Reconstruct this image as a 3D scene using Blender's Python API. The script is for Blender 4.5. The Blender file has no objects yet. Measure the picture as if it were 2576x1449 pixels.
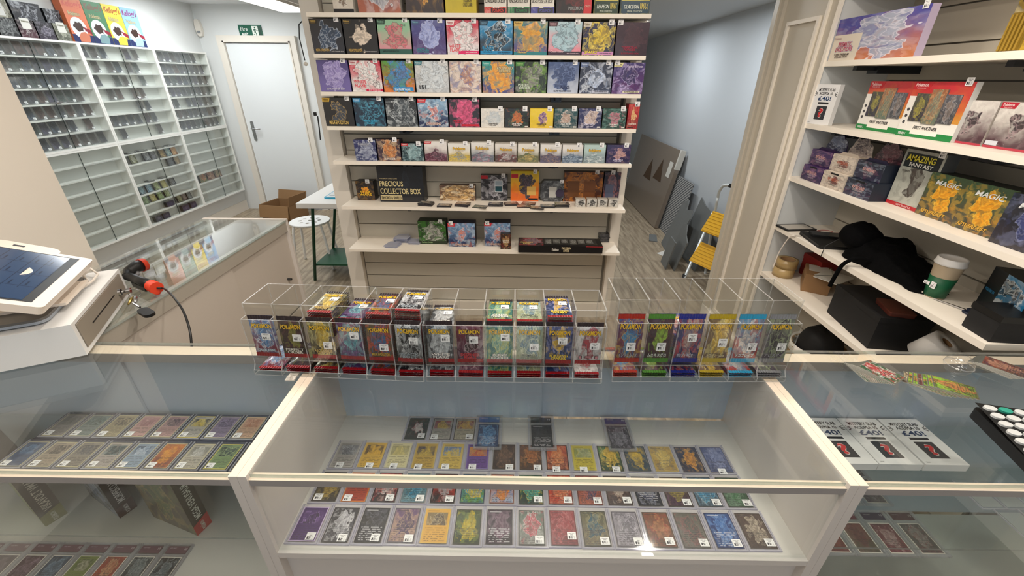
import bpy, math, random
from math import sin, cos, pi, radians
from mathutils import Vector, Matrix

SC = bpy.context.scene
COL = SC.collection
rnd = random.Random(7)

# ------------------------------------------------------------------ camera
FPX, PITCH, YAW, ROLL = 1041.67, 0.4679, -0.0082, 0.0073
CAM = Vector((0, 0, 1.6505))
_f = Vector((sin(YAW)*cos(PITCH), cos(YAW)*cos(PITCH), -sin(PITCH)))
_r = Vector((cos(YAW), -sin(YAW), 0))
_d = _f.cross(_r)
RX = _r*cos(ROLL) - _d*sin(ROLL)
DN = _r*sin(ROLL) + _d*cos(ROLL)
cam_data = bpy.data.cameras.new('camera')
cam = bpy.data.objects.new('camera', cam_data)
COL.objects.link(cam)
M3 = Matrix((RX, -DN, -_f)).transposed()
cam.matrix_world = Matrix.Translation(CAM) @ M3.to_4x4()
cam_data.sensor_width = 36
cam_data.lens = FPX/2576*36
cam_data.clip_start = 0.02
SC.camera = cam

# ------------------------------------------------------------------ view, world, light
SC.view_settings.view_transform = 'Standard'
SC.view_settings.look = 'None'
SC.view_settings.gamma = 1
SC.view_settings.use_curve_mapping = False
SC.view_settings.exposure = 0.0
SC.cycles.transparent_max_bounces = 40
SC.cycles.max_bounces = 10
SC.cycles.diffuse_bounces = 5
world = bpy.data.worlds.new('daylight')
SC.world = world
world.use_nodes = True
_bg = world.node_tree.nodes['Background']
_bg.inputs['Color'].default_value = (0.72, 0.85, 1.0, 1)
_bg.inputs['Strength'].default_value = 1.15
CEIL = 2.39
WARM, COOL = (1.0, 0.89, 0.77), (0.92, 0.97, 1.0)
def area(name, loc, sx, sy, power, color, rot=(0, 0, 0), spread=180):
    l = bpy.data.lights.new(name, 'AREA'); l.shape = 'RECTANGLE'; l.size = sx; l.size_y = sy
    l.energy = power; l.color = color; l.spread = radians(spread)
    o = bpy.data.objects.new(name, l); COL.objects.link(o); o.location = loc; o.rotation_euler = rot
    return o
# lamps sit just under the fixtures that are built further down (ceiling_light, downlight)
PANELS = [(-1.05, .75, 8.5, WARM), (.80, .75, 7.5, WARM), (-.1, .2, 4, WARM), (-2.75, 3.55, 20, COOL), (-3.1, 4.75, 15, COOL), (-.05, -1.4, 4, WARM)]
for (px, py, pw, pc) in PANELS:
    area('panel_lamp', (px, py, CEIL-0.03), 0.56, 0.56, pw, pc)
SPOTS = [(.85, 1.60, 5, WARM), (.85, 1.10, 3.5, WARM), (-.65, 1.45, 9.5, WARM), (.20, 1.45, 9.5, WARM), (1.30, 3.6, 13, COOL), (1.30, 5.0, 14, COOL)]
for (px, py, pw, pc) in SPOTS:
    area('downlight_lamp', (px, py, CEIL-0.03 if py < 3 else 2.19-0.03), 0.07, 0.07, pw, pc)

# ------------------------------------------------------------------ helpers
def ray(u, v):
    return RX*((u-1288)/FPX) + DN*((v-724.5)/FPX) + _f
def at(u, v, **k):
    """pixel of the photograph to the point where its ray meets a known plane"""
    d = ray(u, v); (a, val), = k.items(); i = 'xyz'.index(a)
    return CAM + d*((val-CAM[i])/d[i])
def lin(h):
    if not isinstance(h, str): return tuple(h)
    h = h.lstrip('#'); o = []
    for i in (0, 2, 4):
        c = int(h[i:i+2], 16)/255
        o.append(c/12.92 if c <= .04045 else ((c+.055)/1.055)**2.4)
    return tuple(o)

class MB:
    def __init__(s): s.v = []; s.f = []; s.m = []; s.uv = []; s.sm = []
    def face(s, pts, mi=0, uv=None, smooth=False):
        b = len(s.v); s.v += [tuple(p) for p in pts]; n = len(pts)
        s.f.append(tuple(range(b, b+n))); s.m.append(mi); s.sm.append(smooth)
        if uv is None: uv = [(0, 0), (1, 0), (1, 1), (0, 1)] if n == 4 else [(0, 0)]*n
        s.uv += uv
        return s
    def box(s, x0, x1, y0, y1, z0, z1, mi=0, front=None, top=None, back=None, right=None, left=None):
        p = lambda a, b, c: (x1 if a else x0, y1 if b else y0, z1 if c else z0)
        g = lambda q: mi if q is None else q
        s.face([p(0,0,0), p(1,0,0), p(1,0,1), p(0,0,1)], g(front))
        s.face([p(1,0,0), p(1,1,0), p(1,1,1), p(1,0,1)], g(right))
        s.face([p(1,1,0), p(0,1,0), p(0,1,1), p(1,1,1)], g(back))
        s.face([p(0,1,0), p(0,0,0), p(0,0,1), p(0,1,1)], g(left))
        s.face([p(0,0,1), p(1,0,1), p(1,1,1), p(0,1,1)], g(top))
        s.face([p(0,1,0), p(1,1,0), p(1,0,0), p(0,0,0)], mi)
        return s
    def prism(s, poly, z0, z1, mi=0, fn=None, top=None):
        fn = fn or (lambda x, y, z: (x, y, z)); n = len(poly)
        xs = [q[0] for q in poly]; ys = [q[1] for q in poly]
        uvf = lambda q: ((q[0]-min(xs))/(max(xs)-min(xs)), (q[1]-min(ys))/(max(ys)-min(ys)))
        s.face([fn(x, y, z1) for x, y in poly], mi if top is None else top, [uvf(q) for q in poly])
        s.face([fn(x, y, z0) for x, y in reversed(poly)], mi, [uvf(q) for q in reversed(poly)])
        for i in range(n):
            a = poly[i]; b = poly[(i+1) % n]
            s.face([fn(a[0], a[1], z0), fn(b[0], b[1], z0), fn(b[0], b[1], z1), fn(a[0], a[1], z1)], mi)
        return s
    def grid(s, fn, nu, nv, mi=0, smooth=True, flip=False):
        b = len(s.v)
        for j in range(nv+1):
            for i in range(nu+1): s.v.append(tuple(fn(i/nu, j/nv)))
        for j in range(nv):
            for i in range(nu):
                q = [b+j*(nu+1)+i, b+j*(nu+1)+i+1, b+(j+1)*(nu+1)+i+1, b+(j+1)*(nu+1)+i]
                w = [(i/nu, j/nv), ((i+1)/nu, j/nv), ((i+1)/nu, (j+1)/nv), (i/nu, (j+1)/nv)]
                if flip: q.reverse(); w.reverse()
                s.f.append(tuple(q)); s.m.append(mi); s.sm.append(smooth); s.uv += w
        return s
    def tube(s, pts, r, n=10, mi=0, caps=True):
        pts = [Vector(p) for p in pts]; rs = r if isinstance(r, (list, tuple)) else [r]*len(pts)
        rings = []; up = None
        for i, p in enumerate(pts):
            t = (pts[min(i+1, len(pts)-1)]-pts[max(i-1, 0)]).normalized()
            if up is None:
                up = Vector((0, 0, 1)) if abs(t.z) < .9 else Vector((1, 0, 0))
            a = t.cross(up).normalized(); b2 = a.cross(t).normalized(); up = b2
            base = len(s.v)
            for k in range(n):
                an = 2*pi*k/n; s.v.append(tuple(p+(a*cos(an)+b2*sin(an))*rs[i]))
            rings.append(base)
        for i in range(len(rings)-1):
            for k in range(n):
                k2 = (k+1) % n
                s.f.append((rings[i]+k, rings[i]+k2, rings[i+1]+k2, rings[i+1]+k)); s.m.append(mi); s.sm.append(True)
                s.uv += [(0, 0), (1, 0), (1, 1), (0, 1)]
        if caps:
            for base in (rings[0], rings[-1]):
                s.f.append(tuple(range(base, base+n))); s.m.append(mi); s.sm.append(False); s.uv += [(0, 0)]*n
        return s
    def lathe(s, prof, n=28, mi=0, c=(0, 0, 0), closed=False):
        b = len(s.v); P = prof+[prof[0]] if closed else prof
        for (r, z) in P:
            for k in range(n):
                an = 2*pi*k/n; s.v.append((c[0]+r*cos(an), c[1]+r*sin(an), c[2]+z))
        for j in range(len(P)-1):
            for k in range(n):
                k2 = (k+1) % n
                s.f.append((b+j*n+k, b+j*n+k2, b+(j+1)*n+k2, b+(j+1)*n+k)); s.m.append(mi); s.sm.append(True)
                s.uv += [(k/n, j/(len(P)-1)), ((k+1)/n, j/(len(P)-1)), ((k+1)/n, (j+1)/(len(P)-1)), (k/n, (j+1)/(len(P)-1))]
        return s
    def mesh(s, name, mats):
        me = bpy.data.meshes.new(name); me.from_pydata(s.v, [], s.f)
        ul = me.uv_layers.new(name='UVMap'); k = 0
        ul.data.foreach_set('uv', [c for q in s.uv for c in q])
        me.polygons.foreach_set('material_index', s.m)
        me.polygons.foreach_set('use_smooth', s.sm)
        for m in (mats if isinstance(mats, (list, tuple)) else [mats]): me.materials.append(m)
        me.update()
        return me

def link(name, me, parent=None, loc=(0, 0, 0), rot=(0, 0, 0), scale=(1, 1, 1)):
    o = bpy.data.objects.new(name, me); COL.objects.link(o)
    o.location = loc; o.rotation_euler = rot; o.scale = scale
    if parent is not None: o.parent = parent
    return o
def obj(name, mb, mats, parent=None, loc=(0, 0, 0), rot=(0, 0, 0)):
    return link(name, mb.mesh(name, mats), parent, loc, rot)
def tag(o, label=None, cat=None, group=None, kind=None):
    if label: o['label'] = label
    if cat: o['category'] = cat
    if group: o['group'] = group
    if kind: o['kind'] = kind
    return o
def thing(name, label, cat, loc=(0, 0, 0), rz=0, group=None):
    o = bpy.data.objects.new(name, None); COL.objects.link(o); o.empty_display_size = .02
    o.location = loc; o.rotation_euler = (0, 0, rz)
    return tag(o, label, cat, group)
def struct(name, mb, mats, loc=(0, 0, 0), rot=(0, 0, 0)):
    return tag(obj(name, mb, mats, None, loc, rot), kind='structure')
ORD = ['', 'first', 'second', 'third', 'fourth', 'fifth', 'sixth', 'seventh', 'eighth', 'ninth', 'tenth', 'eleventh',
       'twelfth', 'thirteenth', 'fourteenth', 'fifteenth', 'sixteenth', 'seventeenth']

# ------------------------------------------------------------------ materials
MATS = {}
def mat(name, color, rough=.5, metal=0, spec=.5, bump=0, bscale=60, coat=0, var=0, vscale=6):
    if name in MATS: return MATS[name]
    m = bpy.data.materials.new(name); m.use_nodes = True; nt = m.node_tree; p = nt.nodes['Principled BSDF']
    c = lin(color)
    p.inputs['Base Color'].default_value = (*c, 1); p.inputs['Roughness'].default_value = rough
    p.inputs['Metallic'].default_value = metal; p.inputs['Specular IOR Level'].default_value = spec
    p.inputs['Coat Weight'].default_value = coat; p.inputs['Coat Roughness'].default_value = .08
    if bump or var:
        tc = nt.nodes.new('ShaderNodeTexCoord'); nz = nt.nodes.new('ShaderNodeTexNoise')
        nz.inputs['Scale'].default_value = bscale; nz.inputs['Detail'].default_value = 4
        nt.links.new(tc.outputs['Object'], nz.inputs['Vector'])
        if bump:
            b = nt.nodes.new('ShaderNodeBump'); b.inputs['Strength'].default_value = bump; b.inputs['Distance'].default_value = .004
            nt.links.new(nz.outputs['Fac'], b.inputs['Height']); nt.links.new(b.outputs['Normal'], p.inputs['Normal'])
        if var:
            n2 = nt.nodes.new('ShaderNodeTexNoise'); n2.inputs['Scale'].default_value = vscale; n2.inputs['Detail'].default_value = 5
            nt.links.new(tc.outputs['Object'], n2.inputs['Vector'])
            mx = nt.nodes.new('ShaderNodeMix'); mx.data_type = 'RGBA'
            mx.inputs[6].default_value = (*[x*(1-var) for x in c], 1); mx.inputs[7].default_value = (*[min(1, x*(1+var)) for x in c], 1)
            nt.links.new(n2.outputs['Fac'], mx.inputs[0]); nt.links.new(mx.outputs[2], p.inputs['Base Color'])
    MATS[name] = m
    return m
def ink(color, rough=.4):
    return mat('ink_%s_%s' % (color, rough), color, rough)
def clear(name, tint, base=.04, gloss=(1, 1, 1), rough=.02, haze=0.0, power=5):
    """thin clear sheet: fresnel mirror over a tinted see-through body"""
    if name in MATS: return MATS[name]
    m = bpy.data.materials.new(name); m.use_nodes = True; nt = m.node_tree; N = nt.nodes; L = nt.links
    N.clear()
    out = N.new('ShaderNodeOutputMaterial'); lw = N.new('ShaderNodeLayerWeight'); lw.inputs['Blend'].default_value = .5
    pw = N.new('ShaderNodeMath'); pw.operation = 'POWER'; pw.inputs[1].default_value = power
    ml = N.new('ShaderNodeMath'); ml.operation = 'MULTIPLY_ADD'; ml.inputs[1].default_value = 1-base; ml.inputs[2].default_value = base
    L.new(lw.outputs['Facing'], pw.inputs[0]); L.new(pw.outputs[0], ml.inputs[0])
    tr = N.new('ShaderNodeBsdfTransparent'); tr.inputs['Color'].default_value = (*tint, 1)
    gl = N.new('ShaderNodeBsdfGlossy'); gl.inputs['Roughness'].default_value = rough; gl.inputs['Color'].default_value = (*gloss, 1)
    mx = N.new('ShaderNodeMixShader'); L.new(ml.outputs[0], mx.inputs[0]); L.new(gl.outputs[0], mx.inputs[2])
    if haze:
        df = N.new('ShaderNodeBsdfDiffuse'); df.inputs['Color'].default_value = (.85, .87, .9, 1)
        m2 = N.new('ShaderNodeMixShader'); m2.inputs[0].default_value = haze
        L.new(tr.outputs[0], m2.inputs[1]); L.new(df.outputs[0], m2.inputs[2]); L.new(m2.outputs[0], mx.inputs[1])
    else: L.new(tr.outputs[0], mx.inputs[1])
    L.new(mx.outputs[0], out.inputs['Surface'])
    MATS[name] = m
    return m

class NG:
    """tiny node-graph writer for the print shaders"""
    def __init__(s, name):
        s.m = bpy.data.materials.new(name); s.m.use_nodes = True; s.nt = s.m.node_tree; s.p = s.nt.nodes['Principled BSDF']
    def n(s, t, **k):
        q = s.nt.nodes.new(t)
        for a, b in k.items(): setattr(q, a, b)
        return q
    def put(s, sock, val):
        if val is None: return
        if hasattr(val, 'links') or hasattr(val, 'is_linked'): s.nt.links.new(val, sock)
        else: sock.default_value = val
    def math(s, op, a, b=None, c=None, clamp=False):
        q = s.n('ShaderNodeMath', operation=op, use_clamp=clamp); s.put(q.inputs[0], a); s.put(q.inputs[1], b); s.put(q.inputs[2], c)
        return q.outputs[0]
    def vm(s, op, a, b=None):
        q = s.n('ShaderNodeVectorMath', operation=op); s.put(q.inputs[0], a); s.put(q.inputs[1], b)
        return q.outputs['Value'] if op in ('LENGTH', 'DOT_PRODUCT') else q.outputs[0]
    def mix(s, f, a, b):
        q = s.n('ShaderNodeMix', data_type='RGBA'); s.put(q.inputs[0], f); s.put(q.inputs[6], a); s.put(q.inputs[7], b)
        return q.outputs[2]
    def attr(s, nm):
        q = s.n('ShaderNodeAttribute', attribute_type='OBJECT', attribute_name=nm); return q
    def step(s, x, lo, hi):
        q = s.n('ShaderNodeMapRange', interpolation_type='SMOOTHSTEP'); s.put(q.inputs[0], x)
        q.inputs[1].default_value = lo; q.inputs[2].default_value = hi; return q.outputs[0]
    def noise(s, v, sc, det=3, out='Fac'):
        q = s.n('ShaderNodeTexNoise'); s.put(q.inputs['Vector'], v); q.inputs['Scale'].default_value = sc; q.inputs['Detail'].default_value = det
        return q.outputs[out]
    def cells(s, v, sc, feat='F1', out='Distance'):
        q = s.n('ShaderNodeTexVoronoi', feature=feat); s.put(q.inputs['Vector'], v); q.inputs['Scale'].default_value = sc
        return q.outputs[out]
def art_core(g, uvv, sep):
    """abstract printed picture from the object's own palette: ca, cb ground, cc shape, cd accent; ce = seed, shape size, scatter"""
    A, B, C, D = (g.attr(k).outputs['Color'] for k in ('ca', 'cb', 'cc', 'cd'))
    E = g.n('ShaderNodeSeparateXYZ'); g.put(E.inputs[0], g.attr('ce').outputs['Vector'])
    off = g.n('ShaderNodeCombineXYZ'); g.put(off.inputs[0], g.math('MULTIPLY', E.outputs[0], 7.31)); g.put(off.inputs[1], g.math('MULTIPLY', E.outputs[0], 3.17)); g.put(off.inputs[2], E.outputs[0])
    q = g.vm('ADD', uvv, off.outputs[0])
    nc = g.noise(q, 3.2, 3, 'Color')
    w = g.n('ShaderNodeVectorMath', operation='MULTIPLY_ADD'); g.put(w.inputs[0], nc); w.inputs[1].default_value = (.5, .5, 0); g.put(w.inputs[2], q)
    qw = w.outputs[0]
    gy = g.step(g.math('ADD', sep.outputs[1], g.math('MULTIPLY', g.math('SUBTRACT', g.noise(q, 2.5, 2), .5), .9)), .1, .9)
    ground = g.mix(gy, B, A)
    rays = g.cells(qw, 7, 'SMOOTH_F1')
    ground = g.mix(g.math('MULTIPLY', g.step(rays, .42, .62), E.outputs[2]), ground, D)
    bl = g.vm('LENGTH', g.vm('MULTIPLY', g.vm('SUBTRACT', uvv, (.53, .53, 0)), (1.25, .95, 0)))
    bl = g.math('ADD', bl, g.math('MULTIPLY', g.math('SUBTRACT', g.noise(q, 4.2, 2), .5), .75))
    df = g.math('SUBTRACT', E.outputs[1], bl)
    inside = g.step(df, 0, .012)
    edge = g.cells(qw, 8, 'DISTANCE_TO_EDGE')
    fig = g.mix(g.step(edge, .10, .03), C, g.mix(.55, C, D))
    fig = g.mix(g.step(g.noise(qw, 7, 2), .52, .62), fig, g.mix(.45, C, A))
    col = g.mix(inside, ground, fig)
    cq = g.cells(qw, 10, 'F1', 'Color'); cs = g.n('ShaderNodeSeparateXYZ'); g.put(cs.inputs[0], cq)
    bits = g.mix(g.math('GREATER_THAN', cs.outputs[0], .5), g.mix(g.math('GREATER_THAN', cs.outputs[1], .5), A, C), g.mix(g.math('GREATER_THAN', cs.outputs[2], .55), B, D))
    fine = g.math('MULTIPLY', g.step(g.noise(qw, 5, 3), .44, .58), g.math('MULTIPLY', E.outputs[2], .85))
    col = g.mix(fine, col, bits)
    sh = g.step(g.noise(qw, 13, 3), .30, .66)
    dk = g.math('MULTIPLY', g.math('SUBTRACT', 1, sh), g.math('MULTIPLY', E.outputs[2], .75))
    col = g.mix(dk, col, g.mix(.75, B, (.01, .01, .015, 1)))
    rim = g.math('MULTIPLY', g.step(df, -.022, -.004), g.math('SUBTRACT', 1, inside))
    return g.mix(g.math('MULTIPLY', rim, .8), col, D)
def make_art(name, rough, coat, wrinkle):
    g = NG(name)
    tc = g.n('ShaderNodeTexCoord'); sep = g.n('ShaderNodeSeparateXYZ'); g.put(sep.inputs[0], tc.outputs['UV'])
    g.put(g.p.inputs['Base Color'], art_core(g, tc.outputs['UV'], sep))
    g.p.inputs['Roughness'].default_value = rough; g.p.inputs['Coat Weight'].default_value = coat; g.p.inputs['Coat Roughness'].default_value = .06
    if wrinkle:
        b = g.n('ShaderNodeBump'); b.inputs['Strength'].default_value = wrinkle; b.inputs['Distance'].default_value = .004
        v = g.vm('MULTIPLY', tc.outputs['Object'], (1, 1, .55)); g.put(b.inputs['Height'], g.noise(v, 16, 2))
        g.put(g.p.inputs['Coat Normal'], b.outputs['Normal'])
    return g.m
ART = make_art('printed_art', .45, .55, .35)
FOIL = make_art('printed_foil', .3, .5, .5)
FOIL.node_tree.nodes['Principled BSDF'].inputs['Metallic'].default_value = .25
def make_card():
    g = NG('card_print')
    tc = g.n('ShaderNodeTexCoord'); uv = tc.outputs['UV']; sep = g.n('ShaderNodeSeparateXYZ'); g.put(sep.inputs[0], uv)
    X, Y = sep.outputs[0], sep.outputs[1]
    art = art_core(g, uv, sep)
    F = g.n('ShaderNodeSeparateXYZ'); g.put(F.inputs[0], g.attr('cf').outputs['Vector'])      # x: full-art amount, y border grey
    ax = g.math('ABSOLUTE', g.math('SUBTRACT', X, .5)); ay = g.math('ABSOLUTE', g.math('SUBTRACT', Y, .5))
    border = g.math('MAXIMUM', g.math('GREATER_THAN', ax, .46), g.math('GREATER_THAN', ay, .47))
    win = g.math('MULTIPLY', g.math('LESS_THAN', ax, .40), g.math('LESS_THAN', g.math('ABSOLUTE', g.math('SUBTRACT', Y, .69)), .19))
    win = g.math('MAXIMUM', win, F.outputs[0])
    body = g.attr('cb').outputs['Color']
    col = g.mix(win, body, art)
    ln = g.math('LESS_THAN', g.math('FRACT', g.math('MULTIPLY', Y, 17)), .38)
    v = g.n('ShaderNodeCombineXYZ'); g.put(v.inputs[0], g.math('MULTIPLY', X, 9)); g.put(v.inputs[1], g.math('FLOOR', g.math('MULTIPLY', Y, 17)))
    tx = g.math('MULTIPLY', g.math('MULTIPLY', ln, g.math('GREATER_THAN', g.noise(v.outputs[0], 1.3, 1), .46)), g.math('LESS_THAN', Y, .44))
    tx = g.math('MULTIPLY', tx, g.math('LESS_THAN', ax, .4))
    hd = g.math('MULTIPLY', g.math('LESS_THAN', g.math('ABSOLUTE', g.math('SUBTRACT', Y, .925)), .012), g.math('LESS_THAN', X, .55))
    hd = g.math('MULTIPLY', hd, g.math('GREATER_THAN', X, .1))
    col = g.mix(g.math('MULTIPLY', g.math('MAXIMUM', tx, hd), .55), col, g.attr('cg').outputs['Color'])
    col = g.mix(border, col, g.attr('ch').outputs['Color'])
    g.put(g.p.inputs['Base Color'], col); g.p.inputs['Roughness'].default_value = .35; g.p.inputs['Coat Weight'].default_value = .3
    return g.m
CARD = make_card()
def make_sticker():
    g = NG('barcode_label')
    tc = g.n('ShaderNodeTexCoord'); sep = g.n('ShaderNodeSeparateXYZ'); g.put(sep.inputs[0], tc.outputs['UV']); X, Y = sep.outputs[0], sep.outputs[1]
    v = g.n('ShaderNodeCombineXYZ'); g.put(v.inputs[0], g.math('FLOOR', g.math('MULTIPLY', X, 34)))
    wn = g.n('ShaderNodeTexWhiteNoise', noise_dimensions='1D'); g.put(wn.inputs['W'], g.math('FLOOR', g.math('MULTIPLY', X, 34)))
    ax = g.math('LESS_THAN', g.math('ABSOLUTE', g.math('SUBTRACT', X, .5)), .36)
    bars = g.math('MULTIPLY', g.math('MULTIPLY', g.math('GREATER_THAN', wn.outputs['Value'], .45), ax), g.math('LESS_THAN', g.math('ABSOLUTE', g.math('SUBTRACT', Y, .3)), .17))
    w2 = g.n('ShaderNodeTexWhiteNoise', noise_dimensions='1D'); g.put(w2.inputs['W'], g.math('FLOOR', g.math('MULTIPLY', X, 23)))
    ln = g.math('MULTIPLY', g.math('GREATER_THAN', w2.outputs['Value'], .35), g.math('LESS_THAN', g.math('ABSOLUTE', g.math('SUBTRACT', Y, .80)), .045))
    l2 = g.math('MULTIPLY', g.math('LESS_THAN', g.math('ABSOLUTE', g.math('SUBTRACT', X, .5)), .16), g.math('LESS_THAN', g.math('ABSOLUTE', g.math('SUBTRACT', Y, .62)), .05))
    k = g.math('MAXIMUM', bars, g.math('MULTIPLY', g.math('MAXIMUM', g.math('MULTIPLY', ln, ax), l2), .6))
    g.put(g.p.inputs['Base Color'], g.mix(k, (.86, .86, .87, 1), (.03, .03, .04, 1))); g.p.inputs['Roughness'].default_value = .4
    return g.m
STICK = make_sticker()
def pal(o, a, b, c, d, seed=None, size=.32, scat=.35, full=0, dark=True, border='e8e4d8'):
    o['ca'], o['cb'], o['cc'], o['cd'] = ([float(x) for x in lin(q)] for q in (a, b, c, d))
    o['ce'] = [float(seed if seed is not None else rnd.uniform(0, 60)), float(size), float(scat)]
    o['cf'] = [float(full), 0., 0.]
    o['cg'] = [.02, .02, .03] if dark else [.8, .8, .8]
    o['ch'] = [float(x) for x in lin(border)]

WHITE = mat('white_melamine', 'e4ddd2', .38, bump=.02, bscale=90)
WHITE2 = mat('white_edge_band', 'efe7da', .42)
CASEIN = mat('dimmed_case_board', 'cbc9c4', .4)  # white boards coloured darker for the weaker light inside the cases
DOORB = mat('sliding_door_board_daylit', 'b3bfcc', .35)  # cool daylight tint put into the door colour
WALLP = mat('wall_paint_white', 'dcdedd', .6, bump=.03, bscale=140, var=.015, vscale=2)
WALLG = mat('wall_paint_pale_grey', 'c3c8cd', .55, bump=.03, bscale=140, var=.02, vscale=2)
WALLW = mat('wall_paint_cream', 'e6ded2', .6, bump=.03, bscale=140, var=.015, vscale=2)
JOIN = mat('cream_joinery_paint', 'c6beaf', .45, bump=.02, bscale=80)
SLAT = mat('slat_board_cream', 'c2bcae', .45, bump=.02, bscale=80)
GROOVE = mat('slat_groove', '8d877c', .6)
CEILM = mat('ceiling_paint', 'e6e8ea', .7)
DOORW = mat('door_paint', 'e2e5e6', .4)
BLACK = mat('black_plastic', '0c0c0d', .45)
SATIN = mat('black_matte', '101012', .7)
CHROME = mat('brushed_steel', 'b8b8ba', .25, metal=1)
DGREEN = mat('dark_green_steel', '0d4a30', .4)
GLASS = clear('counter_glass', (.945, .962, .958), .045)
FGLASS = clear('front_glass', (.965, .975, .970), .018)
GLASSE = clear('counter_glass_edge', (.40, .50, .44), .10, haze=.25)
SHELFG = clear('shelf_glass', (.94, .96, .95), .025)
CABG = clear('cabinet_glass', (.955, .968, .962), .05)
ACRYL = clear('clear_acrylic', (.965, .97, .965), .035)
ACRYE = clear('clear_acrylic_edge', (.86, .86, .84), .16, rough=.08, haze=.25)  # diffuse white mixed in to stand for bright edge highlights
SLEEVE = clear('toploader_plastic', (.955, .95, .97), .03, rough=.06, haze=.02)
SLEEVE_E = clear('toploader_rim', (.80, .78, .88), .08, rough=.1, haze=.30)
WRAP = clear('stretch_wrap', (.93, .93, .93), .09, rough=.15, haze=.06)
KRAFT = mat('kraft_cardboard', '8d6b47', .75, bump=.05, bscale=50, var=.06)

# ------------------------------------------------------------------ lettering
_TXT = {}
def glyphs(s, bold=0.0, shear=0.0):
    """lettering outline mesh scaled to a unit square, centred"""
    k = (s, bold, shear)
    if k in _TXT: return _TXT[k]
    cu = bpy.data.curves.new('lettering', 'FONT'); cu.body = s; cu.offset = bold; cu.shear = shear; cu.resolution_u = 3
    cu.align_x = 'CENTER'; cu.space_line = .78
    o = bpy.data.objects.new('lettering', cu); COL.objects.link(o)
    bpy.context.view_layer.update()
    me = bpy.data.meshes.new_from_object(o.evaluated_get(bpy.context.evaluated_depsgraph_get()))
    bpy.data.objects.remove(o); bpy.data.curves.remove(cu)
    xs = [v.co.x for v in me.vertices]; ys = [v.co.y for v in me.vertices]
    cx, cy, w, h = (max(xs)+min(xs))/2, (max(ys)+min(ys))/2, max(xs)-min(xs), max(ys)-min(ys)
    vs = [((v.co.x-cx)/w, (v.co.y-cy)/h, 0) for v in me.vertices]; fs = [tuple(p.vertices) for p in me.polygons]
    bpy.data.meshes.remove(me)
    _TXT[k] = (vs, fs, {})
    return _TXT[k]
def letters(parent, s, w, h, loc, rot, color, bold=.012, shear=0, name='lettering'):
    vs, fs, c = glyphs(s, bold, shear)
    if color not in c:
        me = bpy.data.meshes.new('lettering'); me.from_pydata(vs, [], fs); me.materials.append(ink(color, .35)); me.update(); c[color] = me
    return link(name, c[color], parent, loc, rot, (w, h, 1))
def front_text(parent, s, w, h, x, z, y, color, bold=.012, shear=0, outline=None):
    if outline: letters(parent, s, w*1.03, h*1.10, (x, y-.0004, z), (pi/2, 0, 0), outline, bold+.035, shear, 'lettering_outline')
    return letters(parent, s, w, h, (x, y-.0008, z), (pi/2, 0, 0), color, bold, shear)
GOLD, BLUE = 'e8b81c', '2a3f86'

# shared small meshes
_C = {}
def cached(key, fn):
    if key not in _C: _C[key] = fn()
    return _C[key]
def box_mesh(name, w, d, h, mats, **k):
    """base-centred box, front face at -d/2"""
    key = (name, round(w, 4), round(d, 4), round(h, 4), tuple(m.name for m in mats), tuple(sorted(k.items())))
    return cached(key, lambda: MB().box(-w/2, w/2, -d/2, d/2, 0, h, **k).mesh(name, mats))
def sticker(parent, loc, rot, w=.022, h=.018, name='price_sticker'):
    me = cached(('sticker', w, h), lambda: MB().box(-w/2, w/2, -.0003, .0003, -h/2, h/2, 0).mesh('price_sticker', [STICK]))
    return link(name, me, parent, loc, rot)

# ------------------------------------------------------------------ cartons
def carton(name, label, loc, w, h, d, art, side='15151a', rz=0, texts=(), group=None, cat='box', tagx=None, tilt=0, logo=None, band=None, panel=ART):
    global LASTWH; LASTWH = (w, h)
    t = thing(name, label, cat, loc, rz, group)
    if tilt: t.rotation_euler = (tilt, 0, rz)
    o = link('carton', box_mesh('carton', w, d, h, [ink(side, .4), panel], front=1), t)
    pal(o, *art[:4], **(art[4] if len(art) > 4 else {}))
    y = -d/2
    if band:      # flat coloured band along the foot of the front
        for bi, (bx0, bx1, bz0, bz1, bc) in enumerate(band):
            obj('printed_band', MB().box((bx0-.5)*w, (bx1-.5)*w, y-.0003-.0002*bi, y, bz0*h, bz1*h), [ink(bc, .35)], t)
    if logo:      # corner tab with the maker's logo
        lw, lc, tc = logo
        obj('logo_tab', MB().prism([(-w/2, h*.86), (-w/2+w*lw*.86, h*.86), (-w/2+w*lw, h*.995), (-w/2, h*.995)], 0, .0006, fn=lambda a, b, c: (a, y-c, b)), [ink(lc, .35)], t)
        front_text(t, 'Pokémon', w*lw*.66, h*.06, -w/2+w*lw*.45, h*.94, y-.0010, tc, .02)
        front_text(t, 'TRADING CARD GAME', w*lw*.5, h*.018, -w/2+w*lw*.45, h*.885, y-.0010, tc, .0)
    for q in texts:
        s, u, v, tw, th, c = q[:6]; ol = q[6] if len(q) > 6 else None; sh = q[7] if len(q) > 7 else 0
        front_text(t, s, w*tw, h*th, (u-.5)*w, v*h, y-.0014, c, .02, sh, ol)
    if tagx is not None:
        sticker(t, ((tagx-.5)*w, y-.0022, h*1.0), (0, 0, 0), .026, .026, 'price_tag')
    return t

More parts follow.
